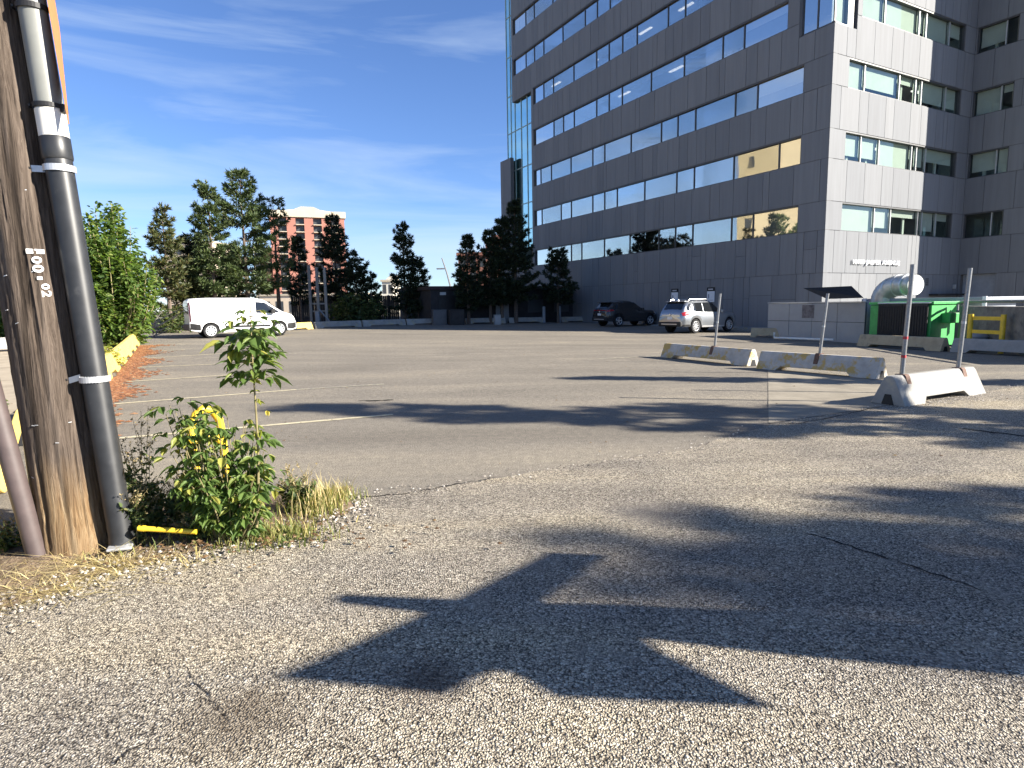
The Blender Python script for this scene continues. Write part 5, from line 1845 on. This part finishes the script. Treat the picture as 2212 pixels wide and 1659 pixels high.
for k_ in range(16):
    z_, a = rs_.uniform(.5, 3.2), rs_.uniform(-2.3, -.6)
    q = .192 - .0055 * z_ + .002
    c_ = np.array([dirp[0] * z_ + q * cos(a), dirp[1] * z_ + q * sin(a), z_])
    stp.obox(c_, np.array([-sin(a), cos(a), .3 * rs_.normal()]) * .009, np.array([cos(a), sin(a), 0]) * .003, (0, 0, .0018))
stp.build('staples', M['galv'], up)
def rel(p): return np.array(p) - np.array([base_[0], base_[1], 0])
# conduit on the right: black below, white coupling, grey above
Yk = Yc - .05
cpx = [(268, 1192), (240, 986), (185, 658), (118, 300)]
c0, c3 = at(*cpx[0], Yk), at(*cpx[3], Yk)
cd = (c3 - c0) / (c3[2] - c0[2])
def cpt(z_): return rel(c0 + cd * (z_ - c0[2]))
zc = c3[2]
b = MB(); b.tube([cpt(-.02), cpt(.10), cpt(.12), cpt(zc - .12)], [.074, .074, .070, .070], 24); cnd = b.build('conduit', M['pvc_black'], up, smooth=True)
b = MB(); b.tube([cpt(zc - .12), cpt(zc - .11), cpt(zc), cpt(zc + .005)], [.073, .077, .077, .074], 24); b.build('collar', M['pvc_black'], cnd, smooth=True)
b = MB(); b.tube([cpt(zc), cpt(zc + .155)], .074, 24); b.build('coupling', M['pvc_white'], cnd, smooth=True)
b = MB(); b.tube([cpt(zc + .155), cpt(zc + 4)], .0705, 24); b.build('upper_conduit', M['pvc_grey'], cnd, smooth=True)
def strap(z_, mat_, parent, tabs=True, tilt=.0, w_=.018, tabL=.11):
    b_ = MB()
    c_ = cpt(z_)
    n_ = 18
    ring = []
    for k_ in range(n_ + 1):
        a = -pi * .95 + k_ / n_ * pi * 1.15
        ring.append((.079 * cos(a), .079 * sin(a)))
    pts_ = [(c_[0] + q[0], c_[1] + q[1]) for q in ring]
    end = pts_[0]
    pts_ = [(end[0] - tabL, end[1] - .03)] + pts_
    for (p_, q_) in zip(pts_[:-1], pts_[1:]):
        mid = np.array([(p_[0] + q_[0]) / 2, (p_[1] + q_[1]) / 2, z_]); hf = np.array([(q_[0] - p_[0]) / 2, (q_[1] - p_[1]) / 2, tilt * (q_[0] - p_[0])])
        tn = np.array([-hf[1], hf[0], 0]); tn /= np.linalg.norm(tn) + 1e-9
        b_.obox(mid, hf * 1.05, tn * .002, (0, 0, w_))
    b_.tube([(pts_[0][0] + .015, pts_[0][1] - .004, z_), (pts_[0][0] + .015, pts_[0][1] - .012, z_)], .007, 8, 1)
    b_.build('strap', [M[mat_], M['black']], parent)
z_s1 = at(120, 366, Yk)[2]
z_s2 = at(200, 818, Yk)[2]
strap(z_s1, 'galv', cnd, tabL=.075)
strap(z_s2, 'galv', cnd, tabL=.075, tilt=.15)
strap(at(110, 232, Yk)[2], 'black', cnd, tabL=.01, w_=.012)
strap(at(80, 20, Yk)[2], 'black', cnd, tabL=.01, w_=.014)
fo = MB(); q = cpt(0); fo.obox((q[0] + .03, q[1] - .08, .065), (.065, .02, .0), (-.015, .035, 0), (0, 0, .008)); fo.build('foot_plate', M['galv'], cnd, bevel=.005)
# second, dark conduit behind the left side of the pole
d0 = at(112, 1180, Yc + .12); d1_ = at(50, 740, Yc + .12)
dd_ = (d1_ - d0) / (d1_[2] - d0[2])
b = MB(); b.tube([rel(d0 - dd_ * d0[2]), rel(d0 + dd_ * (5 - d0[2]))], .072, 20); b.build('conduit', M['pvc_black'], up, smooth=True)
# digit tags, reading down the pole
def text_mesh(body, size, ext):
    cu_ = bpy.data.curves.new('t', 'FONT')
    cu_.body = body; cu_.size = size; cu_.extrude = ext; cu_.offset = size * .03
    cu_.align_x = 'CENTER'; cu_.align_y = 'CENTER'
    ob_ = bpy.data.objects.new('t', cu_)
    col.objects.link(ob_)
    bpy.context.view_layer.update()
    m_ = bpy.data.meshes.new_from_object(ob_.evaluated_get(bpy.context.evaluated_depsgraph_get()))
    bpy.data.objects.remove(ob_)
    return m_
for ch, px, py, sx_, sy_ in (('1', 77, 541, .10, .03), ('0', 78.5, 560, .055, .045), ('0', 82, 579, .062, .05), ('-', 87, 600, .03, .02), ('0', 98, 618, .046, .038), ('2', 102, 634, .055, .042)):
    pz = at(px, py, Yc - .185)
    ax_c = base_ + dirp * pz[2]
    R__ = .192 - .0055 * pz[2] + .009
    sx_, sy_ = sx_ * .85, sy_ * .85
    best = None
    for k_ in range(-60, 61):
        a_ = k_ / 60 * 1.3
        q_ = np.array([ax_c[0] + R__ * sin(a_), ax_c[1] - R__ * cos(a_), pz[2]]) - [0, 0, CAM_H]
        e_ = abs(W_PX / 2 + F_PX * (q_ @ cr) / (q_ @ fw) - px)
        if best is None or e_ < best[0]: best = (e_, a_)
    ang = best[1]
    pos = np.array([ax_c[0] + R__ * sin(ang), ax_c[1] - R__ * cos(ang), pz[2]])
    m_ = text_mesh(ch, .1, .003)
    xs = np.array([v.co.x for v in m_.vertices]); ys = np.array([v.co.y for v in m_.vertices])
    cx_, cy_ = (xs.max() + xs.min()) / 2, (ys.max() + ys.min()) / 2
    # turned a quarter so the number reads downwards: glyph x runs down the pole, glyph y to the right
    for v in m_.vertices:
        gx_ = (v.co.x - cx_) / max(xs.max() - xs.min(), 1e-6) * sy_
        gy_ = (v.co.y - cy_) / max(ys.max() - ys.min(), 1e-6) * sx_
        a2 = ang + gy_ / R__
        rr = R__ - (v.co.z - .003) * -1
        v.co = (ax_c[0] + rr * sin(a2) - base_[0], ax_c[1] - rr * cos(a2) - base_[1], pos[2] - gx_)
    m_.materials.clear(); m_.materials.append(M['tagwhite'])
    o_ = bpy.data.objects.new('number_tag', m_)
    col.objects.link(o_); o_.parent = up
# orange sign plate high on the pole, seen almost edge-on
sg = MB()
Ys = Yc - .10
s_top, s_mid, s_tip = at(92, -60, Ys), at(140, 215, Ys), at(148, 262, Ys)
p_a, p_b = at(100, 0, Ys), at(143, 190, Ys)
dirn = np.array([.25, -.97, 0]) * .0
q0, q1, q2, q3 = rel(at(95, -40, Ys)), rel(at(147, 268, Ys - .02)), rel(at(126, 60, Ys + .25)), rel(at(106, -60, Ys + .25))
nrm = np.cross(q1 - q0, q2 - q0); nrm /= np.linalg.norm(nrm)
sg.add([q0, q1, q2, q3] + [p + nrm * .006 for p in (q0, q1, q2, q3)], [(0, 1, 2, 3), (7, 6, 5, 4), (0, 4, 5, 1), (1, 5, 6, 2), (2, 6, 7, 3), (3, 7, 4, 0)])
sgo = sg.build('sign_plate', M['orange'], up)
sgo['label'] = 'orange sign plate seen edge-on high on the pole'
bk_ = MB(); pbk = rel(at(139, 235, Yk)); bk_.obox(pbk + [-.012, 0, 0], (.02, 0, 0), (0, .02, 0), (0, 0, .022)); bk_.build('bracket', M['black'], up)

# brown pipe in the left foreground
p_b = gnd(85, 1218)
p_t = at(-18, 845, p_b[1])
b = MB()
ex = (p_t - p_b) * 1.5
b.tube([(0, 0, -.05), (0, 0, 0), ex * .5, ex], [.054, .052, .052, .052], 20)
b.v = [(x, y, z) for x, y, z in b.v]
o = b.build('brown_pipe', M['brown_pipe'], smooth=True)
o.location = (p_b[0], p_b[1], 0)
tag(o, 'brown painted steel pipe leaning left of the wooden pole, rusty at its foot', 'pipe')

# ---------------------------------------------------------------- sapling, weeds and yellow hoop at the pole foot
def bigleaf_set(rs, nodes):
    """maple-ash style leaves: nodes = list of (position, direction, leaflet length, n leaflets)"""
    V, Fc = [], []
    prof = [(0, 0), (.16, .22), (.36, .34), (.52, .28), (.62, .30), (.80, .14), (1.0, 0)]
    for pos, d, ln, nl in nodes:
        d = np.array(d, float); d /= np.linalg.norm(d)
        side = np.cross(d, [0, 0, 1.0]); side /= np.linalg.norm(side) + 1e-9
        for k_ in range(nl):
            if k_ == 0: dd, p0_ = d, np.array(pos) + d * ln * .55
            else:
                sg = 1 if k_ % 2 else -1
                row_ = (k_ + 1) // 2
                dd = d * .55 + side * sg * .8
                p0_ = np.array(pos) + d * ln * (.5 if row_ == 1 else .12)
            dd = dd + rs.normal(0, .14, 3) + np.array([0, 0, -.25 - .3 * rs.rand()])
            dd /= np.linalg.norm(dd)
            s_ = np.cross(dd, np.array([0, 0, 1.0]) + rs.normal(0, .25, 3)); s_ /= np.linalg.norm(s_) + 1e-9
            nn = np.cross(s_, dd)
            l_ = ln * rs.uniform(.75, 1.1) * (1 if k_ == 0 else .85)
            fold, curl = rs.uniform(.1, .4), rs.uniform(.1, .45)
            b0 = len(V)
            for u_, v_ in prof: V.append(p0_ + dd * l_ * u_ - nn * l_ * curl * u_ * u_)
            for sg in (1, -1):
                for u_, v_ in prof[1:-1]:
                    V.append(p0_ + dd * l_ * u_ + s_ * sg * l_ * v_ * .85 + nn * l_ * (abs(v_) * fold - curl * u_ * u_))
            m_ = len(prof)
            for sg_i in range(2):
                o_ = b0 + m_ + sg_i * (m_ - 2)
                Fc.append((b0, b0 + 1, o_, o_))
                for q in range(m_ - 3): Fc.append((b0 + 1 + q, b0 + 2 + q, o_ + q + 1, o_ + q))
                Fc.append((b0 + m_ - 2, b0 + m_ - 1, o_ + m_ - 3, o_ + m_ - 3))
    return V, Fc
def poly_mesh(name, V, Fc, mat_, parent, smooth=True):
    me = bpy.data.meshes.new(name)
    me.from_pydata([tuple(map(float, p)) for p in V], [], [tuple(dict.fromkeys(f_)) for f_ in Fc])
    me.materials.append(mat_)
    if smooth: me.polygons.foreach_set('use_smooth', [True] * len(me.polygons))
    o_ = bpy.data.objects.new(name, me)
    col.objects.link(o_)
    if parent: o_.parent = parent
    return o_

sb = gnd(548, 1172)
sap = thing('maple_sapling', 'slim maple sapling with a leafy top rising from the roadside bush', 'sapling', (sb[0], sb[1], 0), 0)
top_ = at(540, 662, sb[1]) - np.array([sb[0], sb[1], 0])
def stem_pt(u_):
    return np.array([top_[0] * u_ + .03 * sin(3 * u_) * (1 - u_) + .012, .02 * sin(5 * u_), top_[2] * u_])
b = MB(); b.tube([stem_pt(u_) for u_ in np.linspace(0, 1, 10)], [.011 - .008 * u_ for u_ in np.linspace(0, 1, 10)], 8); b.build('stem', M['stem'], sap, smooth=True)
rs_ = np.random.RandomState(21)
nodes = []
for z_ in (1.48, 1.44, 1.40, 1.355, 1.31, 1.27, 1.23, 1.19, 1.15, 1.10, 1.05):
    u_ = z_ / top_[2]
    a0 = rs_.uniform(0, pi)
    for k_ in range(2 if z_ > 1.4 else 4):
        a = a0 + pi * k_ / (1 if z_ > 1.4 else 2) + rs_.normal(0, .3)
        reach = .02 if z_ > 1.4 else rs_.uniform(.02, .10)
        d = np.array([cos(a), sin(a), .25])
        p_ = stem_pt(min(u_, 1)) + d * reach
        nodes.append((p_, d, rs_.uniform(.10, .14) if z_ < 1.4 else .075, 5 if z_ < 1.4 else 3))
V, Fc = bigleaf_set(rs_, nodes)
poly_mesh('foliage', V, Fc, M['leaf_s'], sap)
pet = MB()
for p_, d, ln, nl in nodes:
    pet.tube([stem_pt(min(p_[2] / top_[2], 1)), p_ + np.array(d) * ln * .5], .0018, 4, cap=False)
pet.build('twigs', M['stem'], sap)
# the bush around it
bb = gnd(500, 1168)
bush = thing('roadside_bush', 'leafy green roadside bush growing round the yellow hoop beside the pole', 'bush', (bb[0], bb[1], 0), 0)
nodes = []
stb = MB()
for k_ in range(58):
    a = rs_.uniform(0, 2 * pi); rad = sqrt(rs_.rand())
    bx_, by_ = .36 * rad * cos(a), .26 * rad * sin(a)
    hh = rs_.uniform(.42, .90) * (1 - .22 * rad * rad)
    if k_ % 5 == 0: bx_ = -.24 + .06 * cos(a); hh = rs_.uniform(.72, .92)
    p0_ = np.array([bx_ * .25, by_ * .25, 0]); p1_ = np.array([bx_, by_, hh])
    stb.tube([p0_, (p0_ + p1_) / 2 + rs_.normal(0, .02, 3), p1_], [.006, .004, .002], 5, cap=False)
    for u_ in np.linspace(.22, 1.0, 9):
        a2 = rs_.uniform(0, 2 * pi)
        d = np.array([cos(a2), sin(a2), rs_.uniform(-.1, .5)])
        nodes.append((p0_ + (p1_ - p0_) * u_ + d * .02, d, rs_.uniform(.065, .105), 3))
V, Fc = bigleaf_set(rs_, nodes)
stb.build('stems', M['stem'], bush)
poly_mesh('foliage', V, Fc, M['leaf_s'], bush)
# a few yellowed leaves low on the sapling
yl = bigleaf_set(rs_, [(stem_pt(u_) + rs_.normal(0, .03, 3), rs_.normal(0, 1, 3) + [0, 0, .2], .05, 3) for u_ in (.62, .60, .58, .66, .5, .47, .45)])
poly_mesh('yellow_leaves', yl[0], yl[1], M['leaf_y'], sap)

def weed(label, pos, h, n, seed, spread=.16, leafy=.6, group='weeds round the pole foot', dark=False):
    rs = np.random.RandomState(seed)
    t_ = thing('tall_weed', label, 'weed', (pos[0], pos[1], .02), 0, group)
    st = MB(); LC, LD, SCn, SD = [], [], [], []
    for k_ in range(n):
        a = rs.uniform(0, 2 * pi)
        d = np.array([cos(a) * spread * rs.rand(), sin(a) * spread * rs.rand(), 0])
        hh = h * rs.uniform(.55, 1.0)
        P_ = [np.array([0, 0, 0]) + d * .2, d * .6 + [0, 0, hh * .5], d * 1.1 + np.array([rs.normal(0, .03), rs.normal(0, .03), hh])]
        st.tube(P_, [.0035, .0025, .0012], 4, cap=False)
        for j in range(5):          # side twigs
            u_ = rs.uniform(.25, .9)
            p_ = P_[0] * (1 - u_) ** 2 + P_[1] * 2 * u_ * (1 - u_) + P_[2] * u_ * u_
            a2 = rs.uniform(0, 2 * pi); l_ = rs.uniform(.05, .16)
            e_ = p_ + np.array([cos(a2) * l_ * .7, sin(a2) * l_ * .7, l_ * .7])
            st.tube([p_, e_], [.0018, .001], 3, cap=False)
            for q in range(12):
                w_ = rs.rand()
                pp = p_ + (e_ - p_) * w_
                if u_ > leafy: SCn.append(pp); SD.append(rs.normal(0, 1, 3))
                else: LC.append(pp); LD.append(rs.normal(0, 1, 3))
        for q in range(26):
            w_ = rs.uniform(.08, .75); p_ = P_[0] * (1 - w_) ** 2 + P_[1] * 2 * w_ * (1 - w_) + P_[2] * w_ * w_
            LC.append(p_ + rs.normal(0, .015, 3)); LD.append(rs.normal(0, 1, 3) + [0, 0, .3])
        for q in range(22):
            w_ = rs.uniform(.7, 1.0); p_ = P_[0] * (1 - w_) ** 2 + P_[1] * 2 * w_ * (1 - w_) + P_[2] * w_ * w_
            SCn.append(p_ + rs.normal(0, .008, 3)); SD.append(rs.normal(0, 1, 3) + [0, 0, .6])
    V, Fc = leaf_faces(np.array(SCn), np.array(SD), rs, .014, aspect=.8)
    st.add(V, [tuple(int(q) for q in f_) for f_ in Fc], 1)
    st.build('stalks', [M['stem'], M['seed']], t_, fix=False)
    V, Fc = leaf_faces(np.array(LC), np.array(LD), rs, .038)
    tris_mesh('foliage', V, Fc, M['leaf_w'], t_)
    return t_
for (px, py, h, n, sd_, lab) in ((318, 1160, .85, 9, 61, 'tall weed with dry seed heads right beside the black conduit'), (352, 1158, .40, 11, 62, 'low dark leafy weed left of the roadside bush'),
                                 (296, 1185, .42, 12, 63, 'low tangled weed at the foot of the black conduit'), (400, 1150, .42, 11, 64, 'dark weed pressed against the left of the roadside bush'),
                                 (640, 1112, .34, 9, 65, 'weed with pale seed heads at the right of the roadside bush'), (20, 1205, .26, 6, 66, 'small green weed left of the brown pipe'),
                                 (438, 1175, .22, 8, 67, 'low leafy weed under the yellow pipe')):
    g_ = gnd(px, py)
    weed(lab, g_, h, n, sd_)

def blades(name, label, spots, n, hmin, hmax, mat_, seed, lay=.3, wd=.006):
    rs = np.random.RandomState(seed)
    V, Fc = [], []
    for k_ in range(n):
        s_ = spots[rs.randint(len(spots))]
        x = s_[0] + rs.normal(0, s_[2]); y = s_[1] + rs.normal(0, s_[3])
        h = rs.uniform(hmin, hmax) * s_[4]
        a = rs.uniform(0, 2 * pi)
        o_ = np.array([cos(a), sin(a), 0]) * h * rs.uniform(.2, 1.0) * lay * 2
        sd2 = np.array([-sin(a), cos(a), 0]) * wd * rs.uniform(.6, 1.3)
        p0_ = np.array([x, y, .0]); z2 = h * max(.06, (1 - lay * rs.uniform(.2, 1.4)) * (1.25 - lay))
        p1_ = p0_ + o_ * .35 + [0, 0, z2 * .65]; p2_ = p0_ + o_ + [0, 0, z2]
        b0 = len(V)
        V += [p0_ - sd2, p0_ + sd2, p1_ + sd2 * .8, p1_ - sd2 * .8, p2_]
        Fc += [(b0, b0 + 1, b0 + 2, b0 + 3), (b0 + 3, b0 + 2, b0 + 4)]
    me = bpy.data.meshes.new(name)
    me.from_pydata([tuple(map(float, p)) for p in V], [], Fc)
    me.materials.append(M[mat_])
    o_ = bpy.data.objects.new(name, me)
    col.objects.link(o_)
    o_['kind'] = 'stuff'
    if label: o_['label'] = label; o_['category'] = 'grass'
    return o_
G1, G2, G3 = gnd(665, 1120), gnd(600, 1160), gnd(720, 1095)
blades('verge_grass', 'green and yellow grass growing right of the roadside bush', [(G1[0], G1[1] + .15, .10, .12, 1), (G2[0], G2[1], .16, .07, .6), (G3[0], G3[1] + .08, .09, .08, .7), (bb[0], bb[1] - .05, .3, .08, .6), (-2.9, 3.9, .4, .2, .5)], 1900, .05, .28, 'grass', 71, wd=.0042)
S1, S2, S3, S4 = gnd(140, 1225), gnd(60, 1270), gnd(230, 1225), gnd(330, 1215)
blades('dry_straw', 'dry straw lying round the foot of the wooden pole', [(S1[0], S1[1], .22, .05, 1), (S2[0], S2[1], .25, .09, 1), (S3[0], S3[1], .10, .05, .8), (S4[0], S4[1], .25, .05, .5), (-3.4, 2.9, .4, .2, 1), (-2.95, 3.25, .22, .07, .9), (-2.75, 3.12, .2, .06, .9)], 2600, .10, .34, 'straw', 72, lay=.80, wd=.0026)
blades('dry_stalks', 'pale dry stalks beside the roadside bush', [(G1[0] + .03, G1[1] + .1, .08, .1, 1), (G3[0], G3[1] + .05, .05, .05, .8)], 260, .15, .36, 'straw', 73, lay=.25, wd=.003)
# scattered stones along the broken pavement edge and rusty needles along the yellow row
def scatter(name, label, pts_, size, mat_, seed, flatness=.6, kind='stuff', cat='litter'):
    rs = np.random.RandomState(seed)
    V, Fc = [], []
    for (x, y, z) in pts_:
        s_ = size * rs.uniform(.4, 1.5)
        a = rs.uniform(0, pi)
        b0 = len(V)
        for k_ in range(5):
            t = a + 2 * pi * k_ / 5
            q = s_ * rs.uniform(.7, 1.2)
            V.append((x + q * cos(t), y + q * sin(t) * rs.uniform(.6, 1), z))
        V.append((x + rs.normal(0, s_ * .2), y + rs.normal(0, s_ * .2), z + s_ * flatness))
        Fc += [(b0 + k_, b0 + (k_ + 1) % 5, b0 + 5) for k_ in range(5)]
    me = bpy.data.meshes.new(name)
    me.from_pydata(V, [], Fc)
    me.materials.append(M[mat_])
    o_ = bpy.data.objects.new(name, me)
    col.objects.link(o_)
    o_['kind'] = kind; o_['label'] = label; o_['category'] = cat
    return o_
rs_ = np.random.RandomState(81)
pp = []
for k_ in range(2600):
    q = along(front, rs_.rand() ** 1.0)
    if rs_.rand() < .8: q = along(front, rs_.uniform(0, .42))
    off = abs(rs_.normal(0, .16))
    c_ = along(verge_back, rs_.rand() * .4)
    dirv = np.array([.55, -.83])
    sg_ = -1 if rs_.rand() < .45 else 1
    x, y = q[0] + dirv[0] * off * sg_ + rs_.normal(0, .04), q[1] + dirv[1] * off * sg_ + rs_.normal(0, .04)
    pp.append((x, y, .012 if sg_ > 0 else .03))
scatter('loose_gravel', 'loose pale gravel along the broken edge of the alley', pp, .011, 'pebble', 82, .8)
pp = []
for k_ in range(5200):
    t = rs_.uniform(-1, 19.5)
    wd = .25 + .55 * (0.5 + .5 * sin(t * 1.7)) * (.4 + .6 * min(1, max(0, (t - 2) / 8)))
    off = -.24 - abs(rs_.normal(0, wd * .55))
    q = rowpt(t, off)
    pp.append((q[0], q[1], zg(q[0], q[1]) + .006))
scatter('leaf_litter', 'rusty leaf litter drifted along the yellow barriers', pp, .05, 'litter', 83, .25)
pp = []
for k_ in range(420):
    q = np.array([bb[0], bb[1]]) + rs_.normal(0, 1, 2) * [.55, .16] + [-.15, -.02]
    pp.append((q[0], q[1], .05))
scatter('dead_leaves', 'brown dead leaves under the roadside bush', pp, .014, 'twig_litter', 84, .5)
pp = []
for k_ in range(520):
    x, y = rs_.uniform(-9, 10), rs_.uniform(5.2, 26)
    pp.append((x, y, zg(x, y) + .010))
scatter('fallen_leaves', 'small brown leaves and scraps scattered over the lot', pp, .016, 'twig_litter', 85, .35)
pp = []
for k_ in range(900):
    t = rs_.rand()
    q = b3p + (b3q - b3p) * t
    off = rs_.normal(0, .22)
    x, y = q[0] + off * .48 + .1, q[1] - abs(off) * .9 - .1
    pp.append((x, y, .008))
for k_ in range(1400):
    q = along(seam, rs_.uniform(.0, .55))
    pp.append((q[0] + rs_.normal(0, .10), q[1] + rs_.normal(0, .10), .010))
scatter('grit', 'pale grit along the pavement seam and below the white barrier', pp, .009, 'pebble', 86, .7)
# yellow steel hoop in the bush
hb0 = gnd(452, 1120)
hp = thing('yellow_hoop', 'bent yellow steel hoop rail swallowed by the roadside bush', 'hoop rail', (hb0[0], hb0[1], 0), 0)
hx = np.array([.12, .42, 0]); hx_n = hx / np.linalg.norm(hx)
def hpt(pl_): return [np.array([-.055, 0, 0]) + hx_n * a * .62 + np.array([sx * .6, 0, z * .93]) for a, z, sx in pl_]
b = MB(); b.tube(hpt([(0, 0, .03), (0, .4, -.02), (0, .62, -.05), (.02, .74, -.045), (.07, .82, -.02), (.14, .855, .02), (.22, .83, .06), (.28, .75, .09), (.30, .62, .10), (.30, .0, .12)]), .029, 16); b.build('hoop', M['yellow2'], hp, smooth=True)
b = MB(); b.tube(hpt([(.0, .58, -.04), (.1, .64, -.0), (.2, .63, .06), (.30, .56, .10)]), .030, 12); b.build('crossbar', M['yellow2'], hp, smooth=True)
yp0, yp1 = at(297, 1141, 3.62), at(392, 1147, 3.66)
dyp = (yp1 - yp0)
b = MB(); b.tube([(0, 0, 0), dyp * .02, dyp * .16, dyp * .22, dyp, dyp * 1.35], [.006, .018, .020, .016, .016, .016], 12)
o = b.build('yellow_pipe', M['yellow2'], smooth=True)
o.location = tuple(yp0)
tag(o, 'short yellow pipe sticking sideways out of the weeds by the conduit', 'pipe')

# ---------------------------------------------------------------- unseen pole and board right of camera, added to cast the foreground shadow
sx_dir = AZ(SUN_AZ)
tn26 = tan(radians(SUN_EL))
s_al = -sx_dir[:2]                     # direction in which shadows fall
s_pe = np.array([-s_al[1], s_al[0]])
if s_pe[1] < 0: s_pe = -s_pe
outline_px = [(586, 1467), (955, 1502), (1020, 1465), (1075, 1448), (1130, 1470), (1195, 1508), (1661, 1531), (1413, 1407), (1316, 1330), (1120, 1324), (1300, 1200), (1180, 1196.5), (970, 1302)]
al0 = -4.9
def lift(px, py):
    g_ = gnd(px, py)[:2]
    return float(g_ @ s_pe), float((g_ @ s_al - al0) * tn26)
foot2 = s_al * al0 + s_pe * 3.02
sp_t = thing('shadow_caster_pole', 'unseen wooden pole with a board shaped to cast the foreground shadow, right of the alley', 'sign', (foot2[0], foot2[1], 0), atan2(s_pe[1], s_pe[0]))
# local x = s_pe, y = perpendicular (towards the shade or the sun)
ol = [(a - 3.02, z) for a, z in (lift(*p) for p in outline_px)]
b = MB(); b.prism(ol, 'y', -.02, .02); b.build('shadow_shape_board', M['wood_fence'], sp_t)  # board outline traced back along the sun from the shadow it casts
a0, z0_ = lift(1700, 1372); a1, z1_ = lift(774, 1304)
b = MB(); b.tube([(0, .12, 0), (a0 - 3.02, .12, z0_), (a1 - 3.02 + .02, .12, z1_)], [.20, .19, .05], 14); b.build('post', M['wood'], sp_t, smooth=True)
